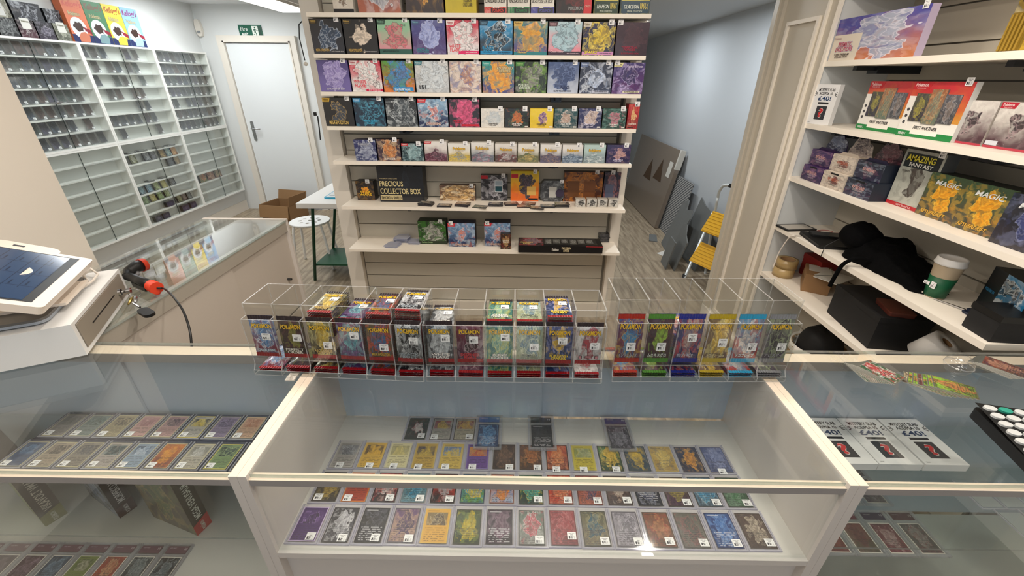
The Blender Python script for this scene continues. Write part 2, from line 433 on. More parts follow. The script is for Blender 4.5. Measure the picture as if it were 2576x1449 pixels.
# ================================================================== THE SETTING
XL, YB, XSTUB, YSTUB, XRW = -3.663, 5.65, -1.87, 1.685, 1.97
def plank_mat():
    g = NG('oak_laminate'); tc = g.n('ShaderNodeTexCoord'); oi = g.n('ShaderNodeObjectInfo')
    v = g.vm('MULTIPLY', tc.outputs['Object'], (14, 1.6, 1)); off = g.n('ShaderNodeCombineXYZ')
    g.put(off.inputs[0], g.math('MULTIPLY', oi.outputs['Random'], 40)); g.put(off.inputs[1], g.math('MULTIPLY', oi.outputs['Random'], 23))
    gr = g.noise(g.vm('ADD', v, off.outputs[0]), 2.2, 6)
    c = g.mix(g.step(gr, .3, .7), (*lin('7d6e5b'), 1), (*lin('ad9d86'), 1))
    c = g.mix(g.math('MULTIPLY', oi.outputs['Random'], .35), c, (*lin('9c8c76'), 1))
    g.put(g.p.inputs['Base Color'], c); g.p.inputs['Roughness'].default_value = .42
    return g.m
PLANK = plank_mat()
YC = 8.5
fl = struct('floor', MB().box(-3.85, 2.1, -2.8, 1.05, -.1, 0).box(-3.85, .2, 1.05, YB, -.1, -.011).box(.2, 2.1, 1.05, YC, -.1, -.011), [mat('floor_screed', '7d7160', .5)])
PMS = {}
def plank_mesh(l):
    l = round(l, 3)
    if l not in PMS: PMS[l] = MB().box(-.0893, .0893, -l/2+.0006, l/2-.0006, -.0105, 0).mesh('plank', [PLANK])
    return PMS[l]
for i in range(33):
    x = -3.76+i*.18; ye = YB if x < .29 else YC
    y = (YSTUB if x < XSTUB-.1 else 1.05)-(.0, .72, .36, 1.02)[i % 4]
    lo_ = YSTUB if x < XSTUB-.1 else 1.05
    while y < ye-.02:
        a_, b_ = max(y, lo_), min(y+1.2, ye)
        if b_-a_ > .03: link('plank', plank_mesh(b_-a_), fl, (x, (a_+b_)/2, 0))
        y += 1.2
WIN = [(-1.7, -.05), (.05, 1.8)]
struct('ceiling', MB().box(-3.85, 2.1, -2.8, YC+.1, CEIL, CEIL+.1), [CEILM])
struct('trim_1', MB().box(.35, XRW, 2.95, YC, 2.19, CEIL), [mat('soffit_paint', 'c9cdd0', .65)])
struct('wall_back', MB().box(-3.85, .2, YB, YB+.1, -.1, CEIL).box(.1, .2, YB+.1, YC, -.1, CEIL).box(.1, 2.1, YC, YC+.1, -.1, CEIL), [WALLP])
struct('wall_left', MB().box(-3.85, XL-.092, YSTUB-.1, YB, -.1, CEIL), [WALLP])
struct('wall_left_return', MB().box(XL-.09, XSTUB-.12, YSTUB-.1, YSTUB, 0, CEIL), [WALLP])
struct('wall_left_near', MB().box(XSTUB-.12, XSTUB, -2.8, YSTUB, 0, CEIL), [WALLW])
struct('wall_right', MB().box(XRW, XRW+.1, 2.7, YC, -.1, CEIL), [WALLG])
struct('wall_right_shelving', MB().box(1.80, XRW+.1, 1.06, 2.7, 0, CEIL), [WALLG])
struct('wall_right_near', MB().box(XRW, XRW+.1, -2.8, 1.06, 0, CEIL), [WALLW])
wf = MB(); y0, y1 = -2.8, -2.7
wf.box(XSTUB, WIN[0][0], y0, y1, 0, CEIL).box(WIN[0][1], WIN[1][0], y0, y1, 0, CEIL).box(WIN[1][1], XRW, y0, y1, 0, CEIL)
for a, b in WIN: wf.box(a, b, y0, y1, 0, .35).box(a, b, y0, y1, 2.25, CEIL)
struct('wall_front', wf, [WALLP])
for i, (a, b) in enumerate(WIN):
    w = struct('window_%d' % (i+1), MB().box(a, b, y0+.02, y1-.02, .35, .40).box(a, b, y0+.02, y1-.02, 2.20, 2.25).box(a, a+.05, y0+.02, y1-.02, .4, 2.2).box(b-.05, b, y0+.02, y1-.02, .4, 2.2), [WHITE])
    obj('pane', MB().box(a+.05, b-.05, y0+.045, y0+.053, .4, 2.2), [clear('window_glass', (.97, .98, .98), .03)], w)
    pl = area('window_portal', ((a+b)/2, y1+.01, 1.3), b-a-.1, 1.8, 1, (1, 1, 1), (radians(90), 0, 0)); pl.data.cycles.is_portal = True
    pl.rotation_euler = (radians(-90), 0, radians(180))
struct('baseboard_back', MB().box(-2.60, .2, YB-.018, YB, 0, .13).box(-2.60, .2, YB-.024, YB, .0, .09), [WHITE])
struct('baseboard_left', MB().box(XL-.092, XL-.072, YSTUB, YB-.02, 0, .13), [WHITE])
struct('baseboard_right', MB().box(XRW-.016, XRW, 2.79, YC, 0, .10), [WHITE])
# back door with frame and lever handle
DX0, DX1, DZ = -3.451, -2.695, 2.006
dr = struct('door_1', MB().box(DX0+.004, DX1-.004, YB-.03, YB-.002, .006, DZ-.004), [DOORW])
fr = MB().box(DX0-.085, DX0-.004, YB-.045, YB, 0, DZ+.075).box(DX1+.004, DX1+.085, YB-.045, YB, 0, DZ+.075).box(DX0-.004, DX1+.004, YB-.045, YB, DZ+.004, DZ+.075)
fr.box(DX0-.02, DX0-.004, YB-.055, YB-.045, 0, DZ+.02).box(DX1+.004, DX1+.02, YB-.055, YB-.045, 0, DZ+.02).box(DX0-.02, DX1+.02, YB-.055, YB-.045, DZ+.004, DZ+.02)
obj('door_frame', fr, [WHITE], dr)
hx = DX0+.075
pl_ = [(hx-.02+.02*(1-cos(a)) if False else hx+.02*cos(a), (.10*(1 if sin(a) > 0 else -1))+.02*sin(a)) for a in [pi*i/8 for i in range(17)][:-1]]
obj('handle_plate', MB().prism([(x, 1.03+z) for x, z in pl_], 0, .006, fn=lambda a, b, c: (a, YB-.031-c, b)), [CHROME], dr)
obj('handle', MB().tube([(hx, YB-.036, 1.06), (hx, YB-.075, 1.06), (hx+.02, YB-.082, 1.06), (hx+.115, YB-.078, 1.058)], .009, 10), [CHROME], dr)
# column with panel moulding at the end of the shelving
cl = struct('wall_column', MB().box(1.452, 1.80, 2.262, 2.77, 0, CEIL), [JOIN])
cx = 1.452
obj('panel_moulding', MB().box(cx-.012, cx, 2.365, 2.383, .16, 1.93).box(cx-.012, cx, 2.62, 2.638, .16, 1.93).box(cx-.012, cx, 2.383, 2.62, 1.912, 1.93).box(cx-.012, cx, 2.383, 2.62, .16, .178), [WHITE2], cl)
obj('fillet', MB().box(cx-.012, cx, 2.318, 2.332, 0, CEIL), [WHITE2], cl)
obj('fillet', MB().box(cx-.018, cx, 2.70, 2.77, 0, CEIL).box(cx-.028, cx-.018, 2.73, 2.77, 0, CEIL), [JOIN], cl)
obj('plinth_block', MB().box(cx-.03, cx, 2.262, 2.77, 0, .14), [WHITE], cl)

# fire exit sign
sg = thing('exit_sign', 'green fire exit sign with running figure above the white door', 'sign', (-3.126, YB-.008, 2.055))
obj('sign_plate', MB().box(-.135, .135, -.003, .003, 0, .135), [ink('0b5a43', .35)], sg)
letters(sg, 'Fire', .085, .040, (-.070, -.0042, .093), (pi/2, 0, 0), 'f2f5ef', .01)
letters(sg, 'exit', .075, .040, (-.070, -.0042, .043), (pi/2, 0, 0), 'f2f5ef', .01)
obj('pictogram', MB().box(.022, .092, -.0042, -.003, .012, .123), [ink('eef2ea', .35)], sg)
man = MB(); S2 = lambda a, b, c: (a, -.0046-c, b)
for poly in ([(.058+.009*cos(2*pi*i/10), .108+.009*sin(2*pi*i/10)) for i in range(10)], [(.048, .094), (.066, .094), (.062, .060), (.046, .062)],
             [(.046, .064), (.056, .058), (.044, .042), (.030, .040), (.030, .034), (.048, .035)], [(.054, .062), (.063, .060), (.070, .044), (.064, .020), (.058, .020), (.062, .042)],
             [(.064, .094), (.068, .090), (.080, .078), (.090, .080), (.090, .074), (.078, .071)], [(.048, .094), (.038, .088), (.036, .074), (.042, .074), (.044, .084), (.050, .086)]):
    man.prism(poly, 0, .0004, fn=S2)
obj('running_figure', man, [ink('0b5a43', .35)], sg)
obj('door_symbol', MB().box(.096, .128, -.0042, -.003, .012, .123), [ink('08412f', .4)], sg)
# smoke/alarm sensor and cables
al = thing('wall_sensor', 'small white rounded alarm sensor high on the wall beside the exit sign', 'sensor', (-3.715, YB-.002, 2.07))
obj('housing', MB().prism([(.035*cos(a)*(1 if abs(cos(a)) > .5 else 1), .085*max(-1, min(1, 1.15*sin(a)))) for a in [2*pi*i/20 for i in range(20)]], 0, .04, fn=lambda a, b, c: (a, -c, b+.085)), [WHITE], al)
obj('lens', MB().box(-.018, .018, -.044, -.04, .03, .055), [mat('grey_lens', '8a8d90', .3)], al)
q0 = at(763, 50, y=2.80); pc = thing('pull_cord', 'dark pull cord with a white bead hanging beside the display unit', 'cord', at(768, 155, y=2.80))
cq = [q-at(768, 155, y=2.80) for q in (q0+Vector((.03, 0, 0)), q0, at(752, 62, y=2.80), at(753, 95, y=2.80), at(764, 140, y=2.80), at(767, 152, y=2.80))]
obj('cord', MB().tube(cq, .003, 6), [BLACK], pc)
obj('bead', MB().lathe([(.0, -.024), (.009, -.020), (.013, -.012), (.009, -.004), (0, 0)], 12), [WHITE], pc)
cb2 = thing('wall_cable', 'short black cable running down the side of the display unit', 'cable', at(806, 352, y=2.80))
obj('cord', MB().tube([(0, 0, 0), tuple(at(803, 322, y=2.80)-at(806, 352, y=2.80)), tuple(at(799, 292, y=2.80)-at(806, 352, y=2.80))], .004, 6), [BLACK], cb2)
obj('clip', MB().box(-.010, .006, -.006, .006, .145, .165), [BLACK], cb2)

# ------------------------------------------------------------------ ceiling fixtures
LEDM = bpy.data.materials.new('led_diffuser'); LEDM.use_nodes = True
_p = LEDM.node_tree.nodes['Principled BSDF']; _p.inputs['Emission Color'].default_value = (1, .95, .88, 1); _p.inputs['Emission Strength'].default_value = 4
for (px, py, pw_, pc_) in PANELS:
    t = thing('ceiling_light', 'square recessed LED ceiling panel with a thin white frame', 'light', (px, py, CEIL-.012), 0, 'LED panels in the ceiling')
    obj('frame', MB().box(-.3, .3, -.3, -.28, -.006, .012).box(-.3, .3, .28, .3, -.006, .012).box(-.3, -.28, -.28, .28, -.006, .012).box(.28, .3, -.28, .28, -.006, .012), [WHITE], t)
    obj('diffuser', MB().box(-.28, .28, -.28, .28, 0, .01), [LEDM], t)
for (px, py, pw_, pc_) in SPOTS:
    zc = CEIL if py < 3 else 2.19
    t = thing('downlight', 'small round recessed downlight with a white rim', 'light', (px, py, zc-.01), 0, 'round downlights')
    obj('rim', MB().lathe([(.05, .01), (.05, .002), (.04, 0), (.038, .008)], 24), [WHITE], t)
    obj('bulb', MB().lathe([(.038, .006), (.0, .006)], 24), [LEDM], t)
t = thing('batten_light', 'long white ceiling batten light glowing above the door area', 'light', (-2.25, 4.35, 2.22))
obj('housing', MB().box(-.16, .16, -.62, .62, .05, .17).box(-.13, .13, -.63, .63, .03, .05), [WHITE], t)
obj('diffuser', MB().box(-.12, .12, -.6, .6, .012, .03), [LEDM], t)
obj('end_cap', MB().prism([(.15*cos(a), .09+.07*sin(a)) for a in [2*pi*i/16 for i in range(16)]], -.66, -.62, fn=lambda a, b, c: (a, c, b)), [WHITE], t)

# ================================================================== CENTRE DISPLAY UNIT
DYAW = -.0131; DXL, DY = -1.1114, 2.5732
ZROW = [1.954, 1.765, 1.578, 1.395, 1.199, .919, .631]
DL = 1.8
du = thing('display_unit', 'white slatted gondola with seven shelves of boxed card games', 'shelving', (DXL, DY, 0), DYAW)
obj('stile', MB().box(-.12, -.012, .20, .30, 0, 2.36), [WHITE], du)
obj('stile', MB().box(1.765, 1.83, .20, .30, 0, 2.36), [WHITE], du)
obj('back_panel', MB().box(-.012, 1.765, .262, .30, 0, 2.36), [GROOVE], du)
sl = MB().box(0, DL-.05, 0, .018, 0, .094).mesh('slat', [SLAT])
for i in range(23): link('slat', sl, du, (-.005, .244, .03+i*.1))
for zt in ZROW:
    obj('shelf', MB().box(0, DL, 0, .243, zt-.02, zt), [WHITE2], du)
    for bx in (.42, 1.34): obj('bracket', MB().box(bx-.03, bx+.03, .12, .243, zt-.05, zt-.0202).box(bx-.01, bx+.01, .05, .12, zt-.04, zt-.0202), [mat('bracket_steel', '3b3d40', .35, metal=.7)], du)
obj('kick_board', MB().box(-.012, 1.765, .225, .244, 0, .12), [WHITE], du)
def drow(u0, u1, v, zt):
    """span of a box on a display shelf from the photo: world centre x, y and width"""
    a = at(u0, v, z=zt); b = at(u1, v, z=zt)
    return (a+b)/2, (b-a).length
def dbox(row, u0, u1, vb, vt, d, label, art, side='15151a', name='card_box', front=None, **k):
    zt = ZROW[row]; uc = (u0+u1)/2
    if front is None:
        if row < 5: yf = DY+.022+(at(uc, vb, y=2.6).x-DXL)*math.tan(DYAW)
        else: yf = at(uc, vb, z=zt).y
    else: yf = front
    if row >= 5: yf = min(yf, 2.790-d)
    a = at(u0, vb, y=yf).x; b = at(u1, vb, y=yf).x; h = at(uc, vt, y=yf).z-zt
    w = (b-a)-.003
    return carton(name, label, ((a+b)/2, yf+d/2, zt+.0005), w, h, d, art, side, DYAW, **k)
G1 = 'card boxes on the display shelves'
ETB = 'ELITE TRAINER BOX'
# top shelf, cut by the top of the picture
T0 = 2.0
def tbox(u0, u1, label, art, side, hh=.23, d=.09, vb=31, **k):
    yf = DY+.022; a = at(u0, vb, y=yf).x; b = at(u1, vb, y=yf).x
    return carton('card_box', label, ((a+b)/2, yf+d/2, ZROW[0]+.0005), b-a-.003, hh, d, art, side, DYAW, group=G1, **k)
tbox(840, 892, 'white boxed figure pack with a brown base on the top shelf', ('e9e4dc', 'd8cfc2', '7a6552', 'f2efe8', dict(size=.3, scat=.1)), 'd8d4cc', .18, band=[(0, 1, 0, .1, '17171c')])
tbox(902, 1010, 'large pale box with a lilac and copper picture on the top shelf', ('5b5c86', 'b0644c', 'a8aab4', 'e6e6ea', dict(size=.42, scat=.3)), 'ddd6cc', .26)
tbox(1022, 1118, 'dark plum box with orange flames on the top shelf', ('3a1c20', '241014', 'e39324', 'f0b545', dict(size=.26, scat=.2)), '2c1a18', .26)
tbox(1121, 1200, 'plain bright yellow box with a printed instruction panel on the top shelf', ('d8c52a', 'cdb820', 'cfbd2a', '8c7a16', dict(size=.12, scat=.05)), 'b49a48', .26, .12, texts=[('POKÉMON\nCARD GAME', .72, .2, .3, .16, '6a5c10')])
for u0, u1, c, s, dn in ((1218, 1275, 'd83a30', 'CHARIZARD EX BOX', 'red'), (1277, 1333, '1f7a46', 'VENUSAUR EX BOX', 'green'), (1335, 1394, '4a4aa0', 'BLASTOISE EX BOX', 'violet')):
    tbox(u0, u1, 'white card box with a slanting %s foot and black lettering plate' % dn, (c, c, 'e8e4da', 'f4f0e8', dict(size=.30, scat=.2)), 'e8e2d8', .24, band=[(0, 1, .13, .32, 'e9e4da'), (.3, .96, .02, .11, '141416')],
         texts=[(s, .5, .235, .9, .07, '33281c', None, .3), ('POKéMON', .63, .065, .5, .06, c)])
tbox(1398, 1488, 'dark maroon box with a red corner tab beside the green and blue boxes', ('2a1517', '181012', '5a2a2a', '8c2026', dict(size=.36, scat=.4)), '1a1012', .24, band=[(.78, 1, .02, .28, 'd0232e')], texts=[('POKÉMON', .55, .12, .4, .08, '9a9a9a'), ('CARDS', .89, .15, .16, .04, 'e6b0a0')])
tbox(1492, 1555, 'dark green box lettered Leafeon VMAX on the top shelf', ('1b3b22', '123018', '6d8a3c', 'c9bf5a', dict(size=.25, scat=.3)), '16261a', .25, band=[(.05, .98, .03, .24, '12351f'), (.05, .98, .24, .255, 'd8c45c')],
     texts=[('LEAFEON', .38, .14, .5, .07, 'e6ece2', None, .15), ('VMAX', .80, .15, .28, .11, 'd8c45c', None, .2), ('SPECIAL COLLECTION', .5, .06, .5, .03, 'c8d0c0')])
tbox(1558, 1634, 'dark teal box lettered Glaceon VMAX on the top shelf', ('15414f', '0f2c3a', '4f93a8', 'c9bf5a', dict(size=.25, scat=.3)), '101c22', .25, band=[(.05, .98, .03, .24, '0e3a4e'), (.05, .98, .24, .255, 'd8c45c')],
     texts=[('GLACEON', .38, .14, .5, .07, 'e6ece2', None, .15), ('VMAX', .80, .15, .28, .11, 'd8c45c', None, .2), ('SPECIAL COLLECTION', .5, .06, .5, .03, 'c8d0c0')])

def etb_row(row, edges, vb, vt, items, d=.085):
    for i, it in enumerate(items):
        u0, u1 = edges[i], edges[i+1]; t = (u0+u1)/2; f = (t-800)/820
        dbox(row, u0+1, u1-1, vb[0]+(vb[1]-vb[0])*f, vt[0]+(vt[1]-vt[0])*f, d, it[0], it[1], it[2], group=G1, tagx=.86 if i != 9 else .1, **it[3])
K = '121218'
ME = lambda: [('MEGA EVOLUTION', .29, .115, .42, .075, 'c9a85a'), (ETB, .76, .075, .38, .03, 'b8b8b8')]
etb_row(1, [789, 871, 955, 1039, 1125, 1207, 1291, 1377, 1461.6, 1544, 1627], (131, 139), (47, 57), [
    ('black elite box with steel blue line figure and gold lettering, Mega Evolution', ('10141f', '161d2c', '2e4560', 'b9c4d4', dict(size=.34, scat=.0)), K, dict(texts=ME(), logo=(.27, '2a241c', 'c9a85a'))),
    ('black elite box with one pale cream figure, Mega Evolution', ('0e0f14', '14151b', 'e2d3c2', '8f8478', dict(size=.30, scat=.0)), K, dict(texts=ME(), logo=(.27, '2a241c', 'c9a85a'))),
    ('elite box fading from mint green to pink with a rose figure', ('8fbf9c', 'd98f9c', 'd0707c', '2f6a55', dict(size=.36, scat=.0)), '1d3b34', dict(logo=(.27, '1e4434', '7fae96'), band=[(0, 1, 0, .16, '2a5a50')], texts=[('MASQUERADE', .35, .09, .5, .06, '1c3a36')])),
    ('indigo elite box with a lavender figure and teal lettering', ('3c3f86', '4a2f6e', '9aa6dc', 'c4cdf0', dict(size=.38, scat=.1)), '1a1c40', dict(logo=(.27, '33407a', '6fb0c0'), texts=[('ASTRAL\nVOICES', .3, .12, .38, .13, '1f8a94')])),
    ('red elite box with white figure, White Flare, beside the indigo elite box', ('d3284a', 'e9e4e6', 'efe9ea', '2a2226', dict(size=.46, scat=.15)), 'b01f3a', dict(logo=(.26, 'efe6e4', 'b03a3a'), band=[(.35, 1, .02, .12, 'd51f64')], texts=[('WHITE\nFLARE', .24, .2, .38, .22, 'd8203a', 'f4eeee'), (ETB, .76, .07, .36, .03, 'f4e0e8')])),
    ('bright blue and black elite box with white outlines', ('1f8ec4', '12202c', '101a24', 'd6e6f0', dict(size=.40, scat=.15)), '0c1a26', dict(logo=(.26, '14354c', '6f9cb8'), band=[(.0, 1, .02, .12, '1d86ba')], texts=[('BLACK\nBOLT', .25, .17, .36, .18, '1d9ad0', '0c1a26'), (ETB, .74, .07, .4, .03, '0c2030')])),
    ('teal and violet elite box with a golden figure and gold logo tab', ('3f8a86', '5a4a86', 'e2a02e', 'f0c050', dict(size=.40, scat=.4)), '1f4a4c', dict(logo=(.28, 'dcb65a', '7a5a1c'), band=[(0, 1, 0, .1, '2a7a80')], texts=[('Ascended\nHeroes', .25, .13, .36, .14, 'd8b870', '2a4a4c')])),
    ('pale blue elite box with coral foot and angular figure, Chaos Rising', ('b9d6de', 'e08a98', 'a8c8d4', '3c4a58', dict(size=.44, scat=.1)), '2c2630', dict(logo=(.28, '4a2a34', 'd8a8b0'), band=[(0, 1, 0, .12, '3a2a38')], texts=[('Chaos Rising', .27, .11, .4, .08, 'e8c4cc'), (ETB, .76, .06, .36, .03, 'c8b0b8')])),
    ('navy elite box crowded with yellow shapes, Surging Sparks', ('2a2850', '1c1c3c', 'e6c52e', 'f0dc6a', dict(size=.38, scat=.75)), '1a1a30', dict(logo=(.26, 'd8d2c4', '7a6a3a'), band=[(.0, 1, .02, .12, 'c88ab8')], texts=[('SURGING', .28, .17, .4, .06, '3a2a5a', 'e6c52e'), ('SPARKS', .28, .10, .4, .09, 'f0d840', '1a1a30', .2), (ETB, .75, .07, .38, .03, '4a2a4a')])),
    ('dark maroon elite box with crimson lettering at the end of its shelf', ('341a2c', '2a1424', '40222f', '52303c', dict(size=.36, scat=.2)), '281020', dict(texts=[('TEMPORAL\nFORCES', .45, .22, .52, .14, 'a01c3c'), (ETB, .48, .07, .55, .05, 'a01c3c')])),
])
etb_row(2, [807, 887, 966, 1047, 1132, 1213, 1295, 1375, 1454.5, 1536.6, 1616], (230, 236), (151, 158), [
    ('purple elite box with a lilac figure in a thin frame', ('4a3f7e', '6f63a6', '9488c4', 'c8c0e6', dict(size=.40, scat=.0)), '2e2858', dict(texts=[(ETB, .5, .09, .6, .055, 'e0dcf0', '3a3468')])),
    ('red elite box with white figure, White Flare, between purple and green boxes', ('cf2046', 'e9e6e6', 'f0eeee', '241c20', dict(size=.46, scat=.15)), 'a01c34', dict(logo=(.26, 'e8dcdc', 'a83a44'), band=[(.45, 1, .02, .10, 'c81a4a')], texts=[('WHITE\nFLARE', .28, .27, .42, .24, 'd8203a', 'f4eeee'), (ETB, .74, .06, .4, .03, 'f0d8e0')])),
    ('elite box with green, orange and blue panels and round figures', ('4f9a3c', 'e0803a', '3f8fd0', '26402a', dict(size=.42, scat=.55)), '22261e', dict(band=[(.3, .95, .03, .17, '2a8ac8')], texts=[('Scarlet & Violet', .6, .10, .5, .09, 'e8f0f4')])),
    ('white elite box with a silver pattern and grey outlined figure, 151', ('dcdedd', 'c8ccd0', 'd4dde4', '6a6e74', dict(size=.46, scat=.3)), 'c8cacc', dict(logo=(.24, '3f7c88', 'cfe4e8'), texts=[('151', .2, .17, .2, .14, '2a2c30')])),
    ('cream elite box scattered with small bright ornaments', ('e6d8cc', 'dccbc0', 'c08a6c', '4a5a9c', dict(size=.24, scat=.6)), 'd8ccc0', dict(texts=[('PRISMATIC\nEVOLUTIONS', .5, .12, .4, .12, 'a88a90')])),
    ('teal elite box with an orange gold figure, Ascended Heroes', ('2f8a86', '4a4a80', 'e89a22', 'f2bc48', dict(size=.44, scat=.4)), '1d4a4a', dict(logo=(.28, '2f9a90', 'bfe0d8'), texts=[('ASCENDED\nHEROES', .70, .75, .5, .19, 'e6d09a', '1f5a56')])),
    ('black and green speckled elite box with grey wing shapes, Perfect Order', ('1a2a1c', '24301e', '9a9a92', '7aa83c', dict(size=.38, scat=.7)), '161c14', dict(logo=(.3, '3f7a34', '9cc878'), texts=[('PERFECT\nORDER', .30, .22, .42, .18, 'd8e4d0', '1e3a1c')])),
    ('slate blue elite box fading to pale grey, stacked words at its foot', ('3c4f7c', 'b4bccc', '2a3a66', '7488b4', dict(size=.36, scat=.1)), '27355a', dict(texts=[('STELLAR\nCROWN', .58, .2, .3, .13, '2a3258'), (ETB, .5, .08, .58, .05, '1c2440')])),
    ('navy elite box crossed by white lattice lines, Paldean Fates', ('22283c', '2c3450', 'b8c8e4', 'd8e0f0', dict(size=.30, scat=.65)), '181c2c', dict(logo=(.26, '55668c', 'd0dcf0'), band=[(.42, .94, .03, .1, 'b8bccc')], texts=[('PALDEAN\nFATES', .18, .18, .28, .2, 'dfe6f2', '2a3450'), (ETB, .7, .065, .4, .03, '20263a')])),
    ('violet elite box with radiating white lines, Scarlet and Violet', ('3a2a6e', '5a2a6a', '2c2254', 'c0b0e0', dict(size=.30, scat=.55)), '231a44', dict(logo=(.3, 'd8d29a', '5a5230'), band=[(.36, .92, .03, .1, 'd4d0b8')], texts=[('Scarlet & Violet', .68, .88, .5, .08, 'c8bcd8'), (ETB, .64, .065, .46, .035, '3a3020')])),
])
etb_row(3, [821, 896, 974.6, 1054, 1130.6, 1209], (320, 325), (246, 253), [
    ('black elite box with large gold Mega Evolution lettering and gold arc', ('0f1016', '14151c', '3a4350', 'c2a25a', dict(size=.30, scat=.0)), K, dict(logo=(.27, 'c8a23c', '5a4414'), texts=[('MEGA EVOLUTION', .46, .13, .66, .13, 'd8b868', '4a3a14')])),
    ('midnight blue elite box with fine cyan line drawing and cyan tab', ('10243a', '0e2c44', '14364e', '5fb8d8', dict(size=.34, scat=.25)), '0a1624', dict(logo=(.27, '2a88bc', 'bfe0f0'), texts=[('PHANTASMAL\nFLAMES', .5, .16, .46, .16, '3aa8d0')])),
    ('charcoal elite box with loose silver line drawing', ('20262c', '3a4248', '4a545c', 'd0d8dc', dict(size=.42, scat=.5)), '14181c', dict(texts=[(ETB, .6, .1, .5, .06, '1a1e22', 'c8d0d4')])),
    ('blue and white elite box with a small coral emblem, Chaos Rising', ('8fb4d4', '1d2c58', 'e08a7c', 'd8e6f0', dict(size=.20, scat=.5)), '141c38', dict(logo=(.3, 'c8303c', 'f0c8c8'), texts=[('CHAOS RISING', .5, .12, .5, .09, 'e8c8b8', '4a1c2a')])),
    ('black elite box with hot pink patches and red foot', ('18161c', '241a22', 'd84a78', 'f06a98', dict(size=.34, scat=.45)), '120e14', dict(band=[(.4, .98, .04, .11, 'b8182c')], texts=[('DESTINED\nRIVALS', .28, .2, .34, .13, 'd02040')])),
])
OPT = lambda c='e8e8e8': [('ONE PIECE', .5, .2, .42, .08, c), ('CARD GAME', .5, .11, .3, .04, c)]
for u0, u1, dn, art, side, tc in (
    (1210.5, 1269, 'silvery white', ('e2ded6', 'd8d4cc', 'c4ccd0', 'a8b0b4', dict(size=.36, scat=.3)), 'd8d2c8', '55504a'),
    (1270.5, 1330, 'black and ember orange', ('16181c', '1c1a18', 'd07030', '3a6a4a', dict(size=.26, scat=.3)), '101114', 'e8e4dc'),
    (1332.5, 1391, 'lemon yellow', ('e6c824', 'd8b81c', '6a4a80', 'e8c0a8', dict(size=.24, scat=.05)), 'c8a818', '4a3a1c'),
    (1393, 1451, 'dark teal', ('1d4a4c', '173c3e', 'b89a88', 'd8d0c8', dict(size=.28, scat=.2)), '12302f', 'e0e4e0'),
    (1453, 1511, 'indigo', ('2a2c5c', '24244c', 'c8b0a0', 'e0dce8', dict(size=.32, scat=.3)), '1a1a3c', 'e0dcf0'),
    (1513, 1572, 'bottle green', ('1c4434', '183a2e', 'c87888', '7aa89a', dict(size=.30, scat=.4)), '12281f', 'e4e8e0')):
    dbox(3, u0, u1, 326, 273.5, .07, '%s One Piece card box with its name low on the front' % dn, art, side, group=G1, tagx=.84, texts=OPT(tc), band=[(.84, .98, .03, .1, 'c8c4bc')])
dbox(3, 1574.5, 1603, 326.5, 262, .08, 'tall narrow red One Piece box at the end of its shelf', ('b81c28', '8c1420', 'd8a868', 'e8c8a0', dict(size=.22, scat=.1)), '8c1018', group=G1, tagx=.75, texts=[('ONE PIECE', .5, .2, .7, .06, 'f0e4d8')], band=[(.1, .6, .03, .07, '401014')])
# booster boxes
PKL = lambda v=.72, c=GOLD: [('Pokémon', .5, v, .56, .16, c, '3a3a5a'), ('TRADING CARD GAME', .5, v-.13, .4, .035, 'c8b8a8')]
boost = [
    (896, 951, 348, 'deep blue booster box with a silver swirl picture', ('2a2f66', '3a4470', '98a0b8', 'c8d0e0', dict(size=.36, scat=.5)), '171a3c', [('Pokémon', .45, .80, .5, .12, 'b8bcc8', '232650'), ('クリムゾンヘイズ', .5, .1, .6, .08, 'd0d4e4')]),
    (953, 1011, 347, 'dark booster box with burning orange picture and Japanese lettering', ('3a2430', '4a3a4a', 'd88a48', 'e8c8a0', dict(size=.34, scat=.5)), '201420', [('黒炎の支配者', .5, .1, .5, .1, 'e8dcd4')]),
    (1013, 1068, 357, 'dark teal booster box with a red logo tab', ('1c3238', '24424a', '88aab0', 'b8d0d4', dict(size=.36, scat=.4)), '101e22', []),
    (1070, 1127, 352, 'white booster box with maroon foot and red logo tab', ('e2deda', '5a2438', '4a3a42', 'a87888', dict(size=.05, scat=.02)), 'd0ccc4', []),
    (1129, 1184, 357, 'white booster box with grey and yellow picture, gold Pokémon logo', ('e2e0da', 'c8b468', '8a98a4', 'd8b83c', dict(size=.03, scat=.0)), 'd4d0c8', PKL()),
    (1186, 1243, 355, 'white booster box with grey stone picture, gold Pokémon logo', ('e0deda', '6a7480', '98a2ae', 'b07888', dict(size=.03, scat=.0)), 'd2d0ca', PKL()),
    (1245.5, 1300, 358, 'white booster box with pale round shape in a dark foot picture', ('dcd8d2', '5a4a4a', 'c8c4c4', '8a3a3a', dict(size=.03, scat=.0)), 'd0ccc4', PKL(.70)),
    (1302, 1355, 359, 'white booster box with yellow and green leafy foot picture', ('dfdcd4', '7a7a5a', 'c8b070', '6a7a5a', dict(size=.03, scat=.0)), 'd2cec6', PKL(.70)),
    (1358, 1411, 360, 'white booster box with steel blue and brown foot picture', ('dcdad6', '5c5870', '6a6478', 'a88a70', dict(size=.03, scat=.0)), 'd0cec8', PKL(.70)),
    (1413, 1465, 361, 'white booster box with grey blue wave foot picture', ('dddbd8', '5a6c82', '8094a8', 'b8c4d0', dict(size=.03, scat=.0)), 'd0cecc', PKL(.70)),
    (1467, 1521, 361, 'pale mint booster box with grey mountain picture', ('b4ccc8', '8a9aa0', '9ab0b4', 'e0e8e8', dict(size=.03, scat=.0)), 'a8c0bc', PKL(.70)),
    (1523.5, 1583, 361, 'deep violet One Piece booster box at the end of its shelf', ('2a2250', '241c48', 'c49a90', '8a6a90', dict(size=.28, scat=.2)), '191430', OPT('e0d8f0')),
]
